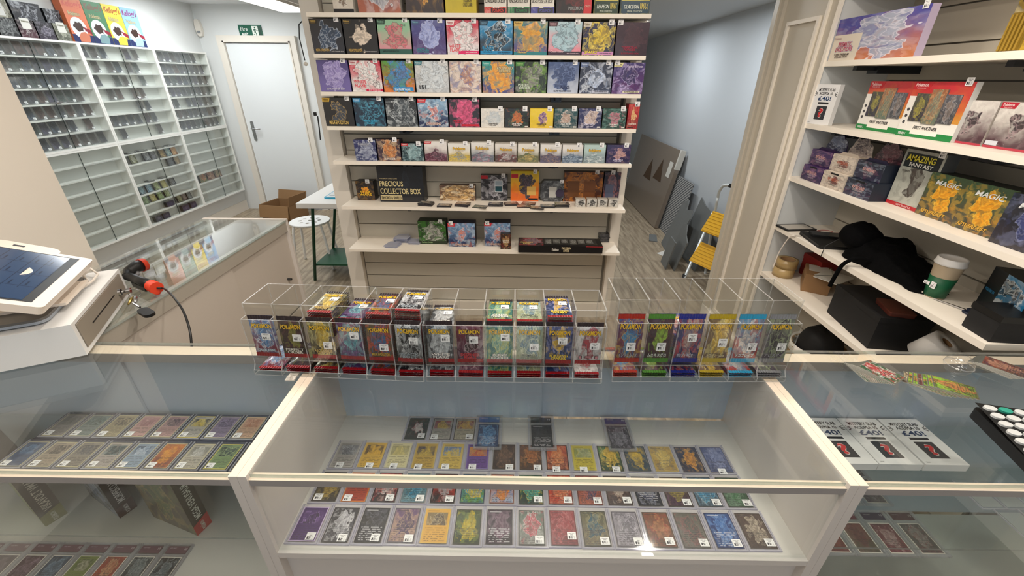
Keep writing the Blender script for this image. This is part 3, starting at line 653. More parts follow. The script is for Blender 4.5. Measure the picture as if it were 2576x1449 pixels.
for i, (u0, u1, vt, lb, art, side, tx) in enumerate(boost):
    vb = 405+8*(u0-896)/690
    bb = dbox(4, u0, u1, vb, vt+4, .075, lb, art, side, 'booster_box', group='booster boxes on the fifth display shelf', tagx=.8, texts=tx, logo=(.34, 'c82c34', 'f0d0d0') if i in (2, 3) else None)
    if 3 <= i <= 10:
        ww_, hh_ = LASTWH
        o = obj('picture_band', MB().prism([(-ww_/2+.001, .001), (ww_/2-.001, .001), (ww_/2-.001, hh_*.36), (ww_*.18, hh_*.40), (ww_*.05, hh_*.50), (-ww_*.12, hh_*.52), (-ww_*.22, hh_*.42), (-ww_/2+.001, hh_*.36)], .0375, .0382, 0, fn=lambda a, b, c: (a, -c, b), top=0), [ART], bb)
        pal(o, art[1], art[1], art[2], art[3], size=.34, scat=.8)
# sixth shelf
dbox(5, 900, 945, 503, 456, .07, 'small black Star Wars box with an orange burst', ('14131a', '2a1c18', 'e08a20', 'f0b840', dict(size=.22, scat=.1)), '100f14', group=G1, tagx=.7, texts=[('STAR\nWARS', .5, .38, .7, .26, 'f0c030', '2a1408')])
dbox(5, 957, 1070, 507, 419, .10, 'large black Precious Collector Box with cream block lettering', ('161a22', '12141a', '1c222c', '262e3a', dict(size=.2, scat=.05)), '14161c', group=G1, band=[(.02, .50, .055, .19, 'c9b98c')],
     texts=[('POKÉMON CARD GAME', .24, .665, .38, .03, 'c9b98c'), ('PRECIOUS', .29, .52, .52, .15, 'd3c491'), ('COLLECTOR BOX', .48, .31, .90, .16, 'd3c491'), ('SWORD & SHIELD', .26, .12, .44, .085, '1a1a1c')])
dbox(5, 1107, 1197, 505, 467, .06, 'long brown and yellow box printed with a crowded collage', ('6a4a3c', '8a6a4a', 'd8b070', 'e8d8b8', dict(size=.5, scat=.9)), '5a4438', group=G1, tagx=.9)
dbox(5, 1210.5, 1277, 502, 441, .05, 'black card box with red corner and one boxed card showing', ('1c1c22', '24242c', '8a8890', 'b8b8c0', dict(size=.34, scat=.5)), '101014', group=G1, tagx=.85, band=[(0, .26, .86, .99, 'b8202c'), (.52, .82, .35, .80, 'c8ccd0'), (.54, .80, .37, .58, '1f4a56'), (.54, .80, .60, .78, '8a98a4')])
dbox(5, 1284, 1355, 502.5, 431, .05, 'yellow and orange card box with a round coin window', ('e2bc1c', 'e06a20', '33303c', '5a5260', dict(size=.34, scat=.05)), 'c8a814', group=G1, tagx=.86, band=[(.02, .26, .78, .90, 'c02838'), (.58, .90, .2, .5, 'd8b060'), (.62, .98, .03, .10, '1c1c20'), (0, 1, .93, .995, 'cdb81c')])
t = dbox(5, 1416, 1513, 500, 433, .05, 'large copper brown blister box with orange bursts', ('5a2c18', '4a2414', 'a06a3a', 'e08a20', dict(size=.40, scat=.55)), '3a1c10', group=G1, tagx=.83, texts=[('CHARIZARD ex', .5, .9, .6, .05, 'c88a48')], band=[(.1, .40, .15, .70, '6a4428'), (.52, .82, .15, .70, '74482a')])
dbox(5, 1515, 1556, 500, 434, .05, 'dark navy blister box beside the copper brown one', ('1c2038', '2a2440', '7a6a7c', 'c87868', dict(size=.36, scat=.4)), '12142a', group=G1, tagx=.5, band=[(.12, .62, .1, .6, '5a6078')])
# hexagonal tin
p = at(1388, 507, z=ZROW[5]); ht = at(1388, 455, y=p.y).z-ZROW[5]; wt = at(1420, 507, y=p.y).x-at(1357, 507, y=p.y).x
t = thing('hexagonal_tin', 'grey octagonal card tin with lattice print and a round silver medal', 'tin', (p.x, p.y+.03, ZROW[5]+.0005), DYAW, G1)
oc = [(-.5, .18), (-.36, .0), (.36, 0), (.5, .18), (.5, .82), (.36, 1), (-.36, 1), (-.5, .82)]
o = obj('tin', MB().prism([(x*wt*.92, z*ht) for x, z in oc], -.03, .03, 0, fn=lambda a, b, c: (a, -c, b), top=1), [mat('tin_steel', '55585c', .35, metal=.6), ART], t)
pal(o, '4a4e52', '3a3c42', '5a5e64', '8a9094', size=.2, scat=.8)
obj('medal', MB().prism([(-.13*wt, .2*ht), (.17*wt, .2*ht), (.17*wt, .72*ht), (-.13*wt, .72*ht)], .03, .033, fn=lambda a, b, c: (a, -c, b)), [mat('pale_card', 'b8b8b4', .4)], t)
obj('coin', MB().prism([(.3*wt+.17*wt*cos(2*pi*i/20), .42*ht+.19*ht*sin(2*pi*i/20)) for i in range(20)], .03, .037, fn=lambda a, b, c: (a, -c, b)), [mat('violet_foil', '4a4258', .3, metal=.4)], t)
sticker(t, (.36*wt, -.034, ht*.98), (0, 0, 0), .022, .022, 'price_tag')
# little stacks of cards along the front of the shelf
cm = box_mesh('card', .063, .088, .0005*4, [ART, ink('2c2c30', .5)], mi=1, top=0)
STK = [(1072, 512, 9, '3a4a4c', 'grey green'), (1118, 514.7, 4, '6a6a74', 'grey lilac'), (1164, 513.6, 8, '8a5a4c', 'rust brown'), (1208, 517, 2, '24544a', 'dark green'), (1247, 513, 7, '3a3450', 'dark violet'),
       (1286, 511, 5, '7a5a48', 'tan'), (1330, 509, 3, '7c4a40', 'brick red'), (1318, 516, 3, 'a8705c', 'salmon'), (1351, 519, 2, '3c3c40', 'black and white'), (1378, 516.5, 5, '7a8288', 'pale grey'), (1413.5, 515, 9, '9a9468', 'olive yellow')]
for (u, v, n, c, dn) in STK:
    p = at(u, v, z=ZROW[5]+.01); rz = rnd.uniform(-.2, .2)
    for i in range(n):
        o = link('trading_card', cm, None, (p.x+rnd.uniform(-.002, .002), p.y+rnd.uniform(-.002, .002), ZROW[5]+.0004+i*.0021), (0, 0, rz+pi/2+rnd.uniform(-.06, .06)))
        tag(o, 'bare trading card in the small %s stack on the shelf edge' % dn, 'card', '%s card stack on the display shelf edge' % dn); pal(o, c, '2a2a30', 'b8a890', 'd8d0c0', size=.3, scat=.4)
for i, u in enumerate((1460, 1488.5, 1515, 1542.5)):
    p = at(u, 522, z=ZROW[5])
    carton('card_deck_box', 'small white deck box with a black splash print, one of four in a row', (p.x, p.y+.03, ZROW[5]+.0005), .062, .05, .05, ('d8d6d0', 'c8c4bc', '1c1c1e', '6a6a68', dict(size=.33, scat=.3)), 'b8b0a4', DYAW, group='four small deck boxes')
# seventh shelf
dbox(6, 1055, 1125, 614, 557, .085, 'green elite box with a pale many-legged shape on black lattice', ('3f7a2c', '2f5a24', 'b8b8b0', '1c281a', dict(size=.40, scat=.8)), '1c2a18', group=G1, tagx=.82, band=[(0, 1, 0, .14, '1e2e1a')], texts=[('Perfect Order', .3, .08, .4, .07, '8aa878')])
for (u0, u1, vb, vt, q) in ((1129, 1197, 621, 562, 'alone beside the green elite box'), (1219, 1284, 620, 561, 'behind a small brown box')):
    dbox(6, u0, u1, vb, vt, .085, 'navy Chaos Rising elite box %s' % q, ('7aa0c8', '1a2454', 'd88878', 'c8d8e8', dict(size=.20, scat=.5, seed=11)), '15162c', group=G1, tagx=.12, logo=(.3, 'c83440', 'f0c8c8'), texts=[('CHAOS RISING', .5, .1, .52, .09, 'd8b8a8', '3a1c2c')])
dbox(6, 1258.6, 1286, 627, 588, .035, 'small brown and gold booster bundle standing before a navy box', ('3a2a1c', '2a1c14', 'b89a68', '8a3028', dict(size=.34, scat=.5)), '20160e', group=G1, texts=[('Surging\nSparks', .5, .5, .6, .2, 'e8e0d0')])
a = at(1304, 636, z=ZROW[6]); b = at(1515, 637, z=ZROW[6]); w = b.x-a.x; yf = (a.y+b.y)/2; hh = at(1410, 619, y=yf).z-ZROW[6]
t = thing('long_gift_box', 'long flat black box with a clear window, lettered Paldean Fates', 'box', ((a.x+b.x)/2, yf+.075, ZROW[6]+.0005), DYAW, G1)
link('carton', box_mesh('carton', w, .15, hh, [ink('0e0d10', .35)]), t)
o = obj('lid_print', MB().box(-w*.49, -w*.2, -.07, .07, hh, hh+.0006, 0, top=0), [ART], t); pal(o, '2a1c20', '1c1418', '8a7a84', 'c03a40', size=.4, scat=.5)
obj('window', MB().box(-w*.2, w*.44, -.055, .06, hh, hh+.002), [ACRYL], t)
for i in range(6):
    o = obj('card', MB().box(-w*.18+i*w*.1, -w*.18+i*w*.1+w*.08, -.04+.01*(i % 3), .045, hh, hh+.001, 0), [ART], t); pal(o, '4a4a4c', '3a3a3c', '8a8a88', 'c8c8c0', size=.3, scat=.5)
obj('trim_line', MB().box(w*.3, w*.5, -.0757, -.075, hh-.004, hh-.001), [ink('c03038')], t)
for s, x, ww, h2, c in (('Pokémon', -.06, .08, .45, 'd8d4cc'), ('PALDEAN\nFATES', .07, .11, .7, 'd8c8a0')):
    front_text(t, s, w*ww, hh*h2, w*x, hh*.5, -.075, c, .02)
letters(t, 'PALDEAN\nFATES', w*.14, .05, (-w*.4, -.03, hh+.0012), (0, 0, 0), 'd8c070', .02)
# pile of loose blue toploaders and a black pack stack on the seventh shelf
tlm = MB().box(-.038, .038, -.051, .051, 0, .0028).mesh('toploader', [clear('blue_stack_plastic', (.50, .55, .78), .06, rough=.12, haze=.35)])
for i in range(16):
    u, v = ((1019, 596) if i < 10 else (1030, 607)) if i < 13 else (1005, 612)
    p = at(u, v, z=ZROW[6]); zz = ZROW[6]+.0005+(i*.003 if i < 10 else (i-10)*.003 if i < 13 else (i-13)*.003)
    o = link('empty_toploader', tlm, None, (p.x+rnd.uniform(-.006, .006)+(.045 if 10 <= i < 13 else 0)-(.03 if i >= 13 else 0), min(p.y+.02, 2.74)+rnd.uniform(-.006, .006)-(.03 if i >= 10 else 0)-(.03 if i >= 13 else 0), zz+(.0305 if i >= 13 and False else 0)), (0, 0, rnd.uniform(-.25, .25)+pi/2*(i % 2 == 0)))
    tag(o, 'empty bluish clear plastic card holder in the loose pile beside the green elite box', 'card holder', 'loose pile of blue card holders')
p = at(1515, 604, z=ZROW[6])
pkm = MB().box(-.033, .033, -.055, .055, 0, .009).mesh('pack', [FOIL])
for i in range(6):
    o = link('booster_pack', pkm, None, (p.x+rnd.uniform(-.003, .003), p.y+.01+rnd.uniform(-.003, .003), ZROW[6]+.0005+i*.0095), (0, 0, .1+rnd.uniform(-.08, .08)))
    tag(o, 'black foil pack in the short stack beyond the long flat black box', 'card pack', 'black pack stack'); pal(o, '1a1a1e', '24242a', '4a4a50', '8a8a90', size=.3, scat=.5)
# ================================================================== CARDS IN HOLDERS
TLW, TLH = .0765, .1016
def _sleeve():
    w, h = TLW/2, TLH
    return MB().box(-w, w, -.0015, .0015, 0, h).mesh('sleeve', [SLEEVE])
def _rim():
    w, h, r = TLW/2, TLH, .0035
    return MB().box(-w, -w+r, -.0018, .0018, 0, h).box(w-r, w, -.0018, .0018, 0, h).box(-w+r, w-r, -.0018, .0018, 0, r).mesh('rim', [SLEEVE_E])
def _card():
    return MB().box(-.0315, .0315, -.0009, -.0003, .006, .094, mi=1, front=0).mesh('card', [CARD, ink('d8d4c8', .5)])
M_SLEEVE, M_RIM, M_CARD = _sleeve(), _rim(), _card()
def toploader(label, loc, rot, p, group, stick=(.018, .016), rim=True, size=None):
    t = thing('sleeved_card', label, 'trading card', loc, 0, group); t.rotation_euler = rot
    link('sleeve', M_SLEEVE, t)
    if rim: link('rim', M_RIM, t)
    c = link('card', M_CARD, t); pal(c, *p[:4], **p[4])
    if stick: sticker(t, (stick[0], -.0021, stick[1]), (0, 0, 0), .021, .018)
    return t
def _slab():
    w, h = .0415, .135
    return MB().box(-w, w, -.0030, .0030, 0, h).mesh('slab', [SLEEVE])
def _slabrim():
    w, h, r = .0415, .135, .006
    return MB().box(-w, -w+r, -.0034, .0034, 0, h).box(w-r, w, -.0034, .0034, 0, h).box(-w+r, w-r, -.0034, .0034, 0, r).box(-w+r, w-r, -.0034, .0034, h-r, h).box(-w+r, w-r, -.0034, .0034, .098, .102).mesh('rim', [clear('slab_rim', (.88, .88, .89), .08, rough=.08, haze=.18)])
M_SLAB, M_SLABRIM = _slab(), _slabrim()
def slab(label, loc, rot, p, group, strip='2a3a6c', txt='e8e8e8', grade='10'):
    t = thing('graded_card', label, 'trading card', loc, 0, group); t.rotation_euler = rot
    link('slab', M_SLAB, t); link('rim', M_SLABRIM, t)
    c = link('card', M_CARD, t, (0, 0, .002)); pal(c, *p[:4], **p[4])
    l = link('grade_label', box_mesh('grade_label', .064, .0006, .022, [ink(strip, .4)]), t, (0, -.0006, .106))
    letters(l, grade, .008, .007, (.025, -.0006, .014), (pi/2, 0, 0), txt, .01)
    letters(l, 'GEM MINT', .020, .003, (-.015, -.0006, .016), (pi/2, 0, 0), txt, .0)
    return t
def P(a, b, c, d, **k):
    q = dict(size=.34, scat=.45); q.update(k); return (a, b, c, d, q)
FLAT = -pi/2

# ================================================================== LEFT WALL CABINETS
ZCB, ZCM, ZCT = .289, 1.0927, 1.903
CABY = [(3.155, 3.954), (3.954, 4.755), (4.755, 5.55)]
CNAME = ['till', 'middle', 'exit door']
CABIN = mat('cabinet_inside', 'd9dcd9', .5)
CABF = mat('cabinet_frame', 'e9e9e4', .42)
def cabinet(label, y0, y1, z0, z1, rows, d=.088):
    t = thing('wall_cabinet', label, 'cabinet', (XL, (y0+y1)/2, z0), pi/2, 'glass fronted card cabinets on the left wall')
    w, h, s = y1-y0, z1-z0, .016
    obj('side', MB().box(-w/2+.001, -w/2+s, 0, d, 0, h-.001), [CABF], t); obj('side', MB().box(w/2-s, w/2-.001, 0, d, 0, h-.001), [CABF], t)
    obj('top', MB().box(-w/2+s, w/2-s, 0, d, h-s, h-.001), [CABF], t); obj('bottom', MB().box(-w/2+s, w/2-s, 0, d, 0, s), [CABF], t)
    obj('back', MB().box(-w/2+s, w/2-s, d-.006, d, s, h-s), [CABIN], t)
    ih = h-2*s; pitch = ih/rows; zs = []
    sm = MB().box(-w/2+s, w/2-s, .012, d-.006, -.005, .005).mesh('shelf', [CABF])
    for i in range(rows):
        zs.append(z0+s+i*pitch+(.005 if i else 0))
        if i: link('shelf', sm, t, (0, 0, s+i*pitch))
    for k2, (a, b, yy) in enumerate(((-w/2+s, .004, .003), (-.004, w/2-s, .008))):
        obj('glass_door', MB().box(a, b, yy, yy+.004, s, h-s), [CABG, mat('glass_edge_dark', '2a3634', .3)], t)
        if k2 == 0: obj('glass_edge', MB().box((b if k2 == 0 else a)-.0012, (b if k2 == 0 else a)+.0012, yy-.0005, yy+.0045, s, h-s), [mat('glass_edge_dark', '2a3634', .3)], t)
    return zs[::-1], pitch     # top row first
ROWS = [7, 7, 7]; LROWS = [7, 8, 7]
up, lo = [], []
for i, (a, b) in enumerate(CABY):
    nm = ['nearest the till', 'in the middle', 'beside the exit door'][i]
    up.append(cabinet('white upper wall cabinet with sliding glass doors, %s' % nm, a, b, ZCM, ZCT, ROWS[i]))
    lo.append(cabinet('white lower wall cabinet with sliding glass doors, %s' % nm, a, b, ZCB, ZCM, LROWS[i]))
for i in (0, 1):
    t = thing('cabinet_lock', 'small chrome lock on the glass doors of the upper %s cabinet' % ('till side' if i == 0 else 'middle'), 'lock', (XL+.008, (CABY[i][0]+CABY[i][1])/2+.01, up[i][0][3]+.01))
    obj('barrel', MB().tube([(0, 0, 0), (.02, 0, 0)], .010, 12), [CHROME], t); obj('ratchet', MB().box(0, .004, -.05, .04, -.006, .006), [CHROME], t)
TONES = [('6a6c72', '8a8c92', '4a4c54', 'a8aab0'), ('5c6470', '9098a0', '3c4450', 'b0b8c0'), ('746a64', '9a908a', '4c443e', 'b8b0a8'), ('5a5866', '8884a0', '3a3848', 'b0aac4'),
         ('4c5a54', '8a9a90', '2c3a34', 'a8b8b0'), ('7c5a50', 'a08a80', '503830', 'c0a898'), ('44505e', '7c8c9c', '28323e', 'a0b0c0')]
def shelf_cards(ci, row, slots, upper=True):
    zs, pitch = (up if upper else lo)[ci]; y0, y1 = CABY[ci]; z = zs[row]
    n = len(slots)
    for j, s in enumerate(sorted(slots)):
        y = y0+.018+.038+s*(y1-y0-.036-.077)
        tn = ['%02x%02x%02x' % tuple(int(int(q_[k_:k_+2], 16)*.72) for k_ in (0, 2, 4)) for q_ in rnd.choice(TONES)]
        cab = ('upper' if upper else 'lower')+' '+['cabinet nearest till', 'middle cabinet', 'cabinet beside exit door'][ci]
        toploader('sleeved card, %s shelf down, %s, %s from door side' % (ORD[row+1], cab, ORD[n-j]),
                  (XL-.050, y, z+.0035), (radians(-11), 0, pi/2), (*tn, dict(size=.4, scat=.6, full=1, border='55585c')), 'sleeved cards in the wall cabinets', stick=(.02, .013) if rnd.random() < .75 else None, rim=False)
def run(a, b, n): return [a+(b-a)*i/max(1, n-1) for i in range(n)]
for r, sl_ in enumerate([run(0, .90, 9), run(0, .90, 9), run(0, .90, 9), run(.0, .90, 9), run(0, .95, 9), run(0, .66, 7)+[.88], run(0, .98, 9)]): shelf_cards(0, r, sl_)
for r, sl_ in enumerate([[.04, .18, .31, .68, .82], [.13, .34, .46, .63, .76], [.07, .37, .5, .80], [.20, .32, .58, .71], [.6, .73], [.0, .11, .23, .36, .48, .64, .77], [.16, .80]]): shelf_cards(1, r, sl_)
for r, sl_ in enumerate([run(.02, .84, 8), run(0, .96, 9), run(0, .98, 9), run(.02, .98, 9), [.02, .14]+run(.42, .96, 5), run(.02, .98, 9), run(.02, .96, 9)]): shelf_cards(2, r, sl_)
# lower middle and lower door cabinets hold looser stock
def small_pack(label, ci, row, s, w, h, art, d=.012, lean=-10, flat=False, name='card_pack'):
    zs, pitch = lo[ci]; y0, y1 = CABY[ci]; y = y0+.06+s*(y1-y0-.12)
    t = thing(name, label, 'card pack', (XL-.045, y, zs[row]+.003), pi/2, 'loose stock in the lower wall cabinets')
    t.rotation_euler = (radians(lean), 0, pi/2)
    if flat: h, d = d, h
    o = link('pack', box_mesh('pack', w, min(d, .06), h, [ink('2a2a2e', .5), ART], front=1, top=1), t); pal(o, *art[:4], **art[4])
    link('crimp', box_mesh('crimp', w, .002, .004, [ink('8a8a8a', .4)]), t, (0, -min(d, .06)/2+.002, h))
    return t
for (row, s, w, h, c, dn) in ((1, .12, .075, .08, ('7c8050', '4a4c34', 'd8d8c8', 'a8a878'), 'olive'), (1, .36, .07, .08, ('5a5e64', '44484c', '9a9ea4', 'c0c4c8'), 'grey'), (1, .48, .07, .08, ('4c4c52', '38383e', '8a8a90', 'b0b0b8'), 'charcoal'),
                              (1, .66, .07, .082, ('7c6a48', '5a4a34', 'b89a68', 'd0b888'), 'tan'), (1, .78, .07, .082, ('3f8a9c', '2c6474', 'a8d0d8', 'e0c070'), 'turquoise'), (1, .9, .07, .082, ('b0703c', '7a4a28', 'e0a868', 'f0c890'), 'orange'),
                              (2, .76, .07, .085, ('33363c', '26282c', '6a6e74', '9a9ea4'), 'black'), (2, .9, .07, .085, ('8a7450', '5c4c34', 'c8b088', 'e0cca8'), 'bronze'),
                              (4, .06, .07, .085, ('3c5a6a', '2c4450', '8ab0c0', 'c0d8e0'), 'steel blue'), (4, .2, .07, .085, ('4a7a9a', '345870', '98c0d8', 'd0e4f0'), 'sky blue'), (4, .34, .07, .085, ('7c8a4a', '586434', 'b8c888', 'e0e8c0'), 'moss green'), (4, .48, .07, .085, ('a8a03c', '7a742c', 'd8d080', 'f0e8b0'), 'lime yellow'), (4, .66, .075, .088, ('26282c', '1a1c20', '8a9094', 'd0d4d8'), 'black and silver'),
                              (5, .06, .07, .085, ('5c7a4a', '425a34', '98b888', 'c8e0b8'), 'leaf green'), (5, .2, .07, .085, ('a89c3c', '7c742c', 'd8cc80', 'f0e8b0'), 'mustard'), (5, .34, .07, .085, ('7c9a50', '5a7038', 'b8d090', 'e0f0c8'), 'apple green'), (5, .48, .07, .085, ('8a9a5c', '647044', 'c0cc98', 'e8f0d0'), 'sage green'),
                              (6, .68, .065, .08, ('6a6a44', '4c4c34', 'a8a880', 'd0d0b0'), 'drab green'), (6, .78, .065, .08, ('5c4a44', '443630', '9a8880', 'c8b8b0'), 'brown'), (6, .9, .065, .08, ('50565a', '3a4044', '8a9498', 'b8c0c4'), 'slate')):
    small_pack('%s card pack leaning in the %s row of the lower middle cabinet' % (dn, ORD[row+1]), 1, row, s, w, h, (*c, dict(size=.36, scat=.5)))
for (row, s, w, h, dn, c) in ((6, .45, .10, .05, 'plum', '3a3450'), (7, .15, .09, .055, 'navy', '242c44'), (7, .3, .09, .055, 'dark blue', '2c3450'), (7, .72, .10, .06, 'violet', '3c3658'), (7, .9, .09, .06, 'deep violet', '342e50')):
    small_pack('%s soft card pouch at the bottom of the lower middle cabinet' % dn, 1, row, s, w, h, (c, c, '55506c', '7a7890', dict(size=.2, scat=.2)), d=.03, lean=-4, name='card_pouch')
for (row, s, dn) in ((0, .1, 'long grey'), (0, .3, 'dark grey'), (0, .62, 'mottled grey'), (0, .85, 'pale grey'), (3, .25, 'black'), (3, .5, 'flat brown')):
    small_pack('%s card pack lying flat on the lower middle cabinet shelf' % dn, 1, row, s, .10 if row == 0 else .07, .05, ('5a5c58', '44463f', '8a8c84', 'b0b2a8', dict(size=.3, scat=.4)), d=.010, lean=0, flat=True)
for (s, dn, c) in ((.16, 'brown and green', ('6a4a34', '5a6a3c', 'c07a48', 'e0b080')), (.36, 'red and cream', ('8a4434', '6a3428', 'd09a78', 'f0d0b0')), (.56, 'olive and rose', ('6c6a48', '7a4a48', 'b8a078', 'e0c8a8'))):
    small_pack('tall %s picture pack in the lower cabinet beside the exit door' % dn, 2, 4, s, .12, .098, (*c, dict(size=.36, scat=.6)), d=.01, lean=-6)

# ------------------------------------------------------------------ stock on top of the cabinets
def topbox(u0, u1, v0, v1, vt, ut, d, label, art, side, xoff=0., name='card_box', cat='box', **k):
    a = at(u0, v0, x=XL-xoff); b = at(u1, v1, x=XL-xoff)
    h = at(ut, vt, x=XL-xoff).z-ZCT
    return carton(name, label, (XL-xoff-d/2, (a.y+b.y)/2, ZCT+.0005), abs(b.y-a.y)-.003, h, d, art, side, pi/2, cat=cat, **k)
CER = [(186, 232, 96, 101, 'orange', 'd8744c', 'c8442c'), (232, 289, 101, 107, 'green', '3f7c54', '7a4a3c'), (289, 329, 107, 111, 'yellow', 'e2c83c', 'a8481c'), (329, 376, 111, 116, 'sky blue', '8ab4dc', '8a2c6c')]
for i, (u0, u1, v0, v1, dn, c, tc) in enumerate(CER):
    ya = 4.05+i*.19
    t = carton('cereal_box', 'upright %s cereal box with a bowl picture on top of the cabinets' % dn, (XL-.045, ya, ZCT+.0005), .186, .315, .06, (c, c, c, c, dict(size=.02, scat=0)), c, pi/2, cat='cereal box', group='cereal boxes on the cabinets')
    y = -.03
    obj('printed_band', MB().box(-.093, .093, y-.0004, y, 0, .055), [ink('1f2c5c')], t)
    cir = lambda r, cx_, cz, n=28: [(cx_+r*cos(2*pi*q/n), cz+r*1.1*sin(2*pi*q/n)) for q in range(n)]
    obj('bowl_picture', MB().prism(cir(.070, -.01, .105), 0, .0006, fn=lambda a, b, cc: (a, y-cc, b)), [ink('dfe2e6')], t)
    blob = [(-.01+.043*(1+.18*sin(5*q*.7+q))*cos(2*pi*q/20), .112+.034*(1+.2*sin(q*2.3))*sin(2*pi*q/20)) for q in range(20)]
    obj('cereal_picture', MB().prism(blob, .0006, .0010, fn=lambda a, b, cc: (a, y-cc, b)), [ink('3a241e')], t)
    obj('printed_flash', MB().prism([(.03, .115), (.093, .095), (.093, .062), (.04, .085)], .0006, .0011, fn=lambda a, b, cc: (a, y-cc, b)), [ink('8c1c30')], t)
    obj('colour_shape', MB().prism([(-.04, .004), (.05, .004), (.062, .05), (.03, .078), (-.01, .07), (-.04, .04)], .0011, .0015, fn=lambda a, b, cc: (a, y-cc, b)), [ink(['c8785c', '7a9aa0', 'e8cc44', '9cc0dc'][i])], t)
    front_text(t, "Kellogg's", .165, .062, 0, .268, y, tc, .02, .25)
    front_text(t, 'Pokémon', .10, .030, -.01, .205, y, 'c8bc8c', .02, 0, '4a5a5a')
FRONTROW = [(3.13, .125, 'pale card tin with a round blue picture', ('dcdcd8', '8a9ab0', '4a4e60', 'a8b0c0', dict(size=.26, scat=.1)), 'b0b4b8'), (3.30, .15, 'white booster box with a maroon foot above the till-side cabinet', ('dedcda', '5c2438', '5a4a54', 'a87888', dict(size=.24, scat=.2)), 'c0b8b4'),
            (3.46, .13, 'black blister pack with silver print next to a maroon-footed box', ('1c1e20', '24282a', '4a4e50', 'a0a4a4', dict(size=.3, scat=.4)), '141416'), (3.595, .12, 'black blister pack with a white card label', ('201c20', '4a2430', '6a5a60', 'c0b8b8', dict(size=.24, scat=.3)), '161416'),
            (3.73, .13, 'black blister pack with rounded silver window', ('1c1c22', '2c2434', '585464', 'a8a4b0', dict(size=.28, scat=.3)), '121216'), (3.865, .12, 'olive grey blister pack with a white card label', ('6a6c5c', '55584c', '9a9c8c', 'c0c2b4', dict(size=.3, scat=.4)), '484a40')]
for i, (y_, w_, lb, art, side) in enumerate(FRONTROW):
    t = carton('card_box', lb if 'cabinet' in lb else lb+' on the cabinet top', (XL-.022, y_, ZCT+.0005), w_, .115, .036, art, side, pi/2, group='boxes on the cabinet top')
    if i in (1,): obj('logo_tab', MB().box(-w_/2, -w_*.2, -.0186, -.018, .09, .112), [ink('b8203c')], t)
    if i in (3, 5): obj('card_label', MB().box(-.03, .035, -.0188, -.018, .055, .125), [ink('d8d8d2')], t); front_text(t, 'Pokémon', .05, .015, .003, .105, -.0188, '6a6a50', .02)
BACKROW = [(3.12, .17, .22, 'tall brown speckled box', ('6a5444', '4a3a30', '8a7460', 'b8a488'), '3a2c24'), (3.305, .17, .22, 'tall umber speckled box', ('5c463c', '443430', '7a6658', 'a89484'), '33261f'), (3.485, .16, .24, 'tall olive grey box with white label', ('7c7a68', '5c5a4c', 'a8a694', 'd8d6c8'), '4a483c'),
           (3.69, .22, .235, 'wide black box with rows of silver curves', ('1c2028', '282c36', '2c303c', 'c0c4cc'), '101218'), (3.885, .13, .215, 'black box end-on against an orange cereal box', ('20242c', '1a1c24', '3a3e48', 'b8bcc4'), '121418')]
for (y_, w_, h_, lb, c, side) in BACKROW:
    t = carton('card_box', lb+', standing behind small packs on the cabinet', (XL-.066, y_, ZCT+.0005), w_, h_, .040, (*c, dict(size=.34, scat=.7)), side, pi/2, group='boxes on the cabinet top')
    if 'white label' in lb: obj('card_label', MB().box(-.06, .04, -.0208, -.020, .13, .215), [ink('d4d4d0')], t); front_text(t, 'Pokémon', .07, .02, -.01, .185, -.0208, '5a5a50', .02)

# ================================================================== GLASS COUNTERS
XA, XB, YF, YBK, ZT = -.5576, .6924, .5675, 1.0373, .93
PANEL = mat('counter_panel', 'd6cfc9', .4, bump=.02, bscale=70)
PANEL_LIT = mat('counter_panel_top_lit', 'ead9c6', .42)  # lighter, warmer copy of the panel colour, painted as light from above
RAILM = mat('counter_rail_shaded', '9b9694', .4)  # shade on the rail faces put into a grey colour
def counter(label, x0, x1, base, shelves, lower, ext=None):
    t = thing('glass_counter', label, 'counter', ((x0+x1)/2, (YF+YBK)/2, 0)); cx, cy = (x0+x1)/2, (YF+YBK)/2
    L = lambda mb: MB_shift(mb, -cx, -cy)
    i0, i1 = x0+.018, x1-.018
    obj('side_panel', L(MB().box(x0, i0, YF, YBK, 0, ZT, top=1)), [PANEL, PANEL_LIT], t); obj('side_panel', L(MB().box(i1, x1, YF, YBK, 0, ZT, top=1)), [PANEL, PANEL_LIT], t)
    obj('front_rail', L(MB().box(i0, i1, YF+.003, YF+.022, .899, .9165, top=1)), [RAILM, PANEL_LIT], t)
    obj('back_rail', L(MB().box(i0, i1, YBK-.045, YBK-.004, .886, .9165, top=1)), [RAILM, PANEL_LIT], t)
    obj('top_glass', L(MB().box(i0+.001, i1-.001, YF+.009, YBK, .917, .927, front=1, back=1)), [GLASS, GLASSE], t)
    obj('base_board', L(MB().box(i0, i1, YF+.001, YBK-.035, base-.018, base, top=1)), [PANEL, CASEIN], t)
    obj('front_glass', L(MB().box(i0+.001, i1-.001, YF+.008, YF+.014, base+.0005, .8985)), [FGLASS], t)
    m = (x0+x1)/2
    obj('sliding_door', L(MB().box(i0, m+.02, YBK-.0345, YBK-.0265, base+.0005, .8855)), [DOORB], t); obj('sliding_door', L(MB().box(m-.02, i1, YBK-.0255, YBK-.0175, base+.0005, .8855)), [DOORB], t)
    for zs in shelves:
        obj('glass_shelf', L(MB().box(i0+.002, i1-.002, YF+.035, YBK-.045, zs-.006, zs, front=1)), [SHELFG, GLASSE], t)
        for sx in (i0+.006, i1-.006):
            for sy in (YF+.06, YBK-.08): obj('shelf_pin', L(MB().tube([(sx-.006, sy, zs-.011), (sx+.006, sy, zs-.011)], .004, 8)), [CHROME], t)
    obj('front_panel', L(MB().box(i0, i1, YF+.02, YF+.034, .07, base-.0185)), [PANEL], t)
    obj('plinth', L(MB().box(i0, i1, YF+.05, YF+.065, 0, .07)), [PANEL], t)
    return t, L
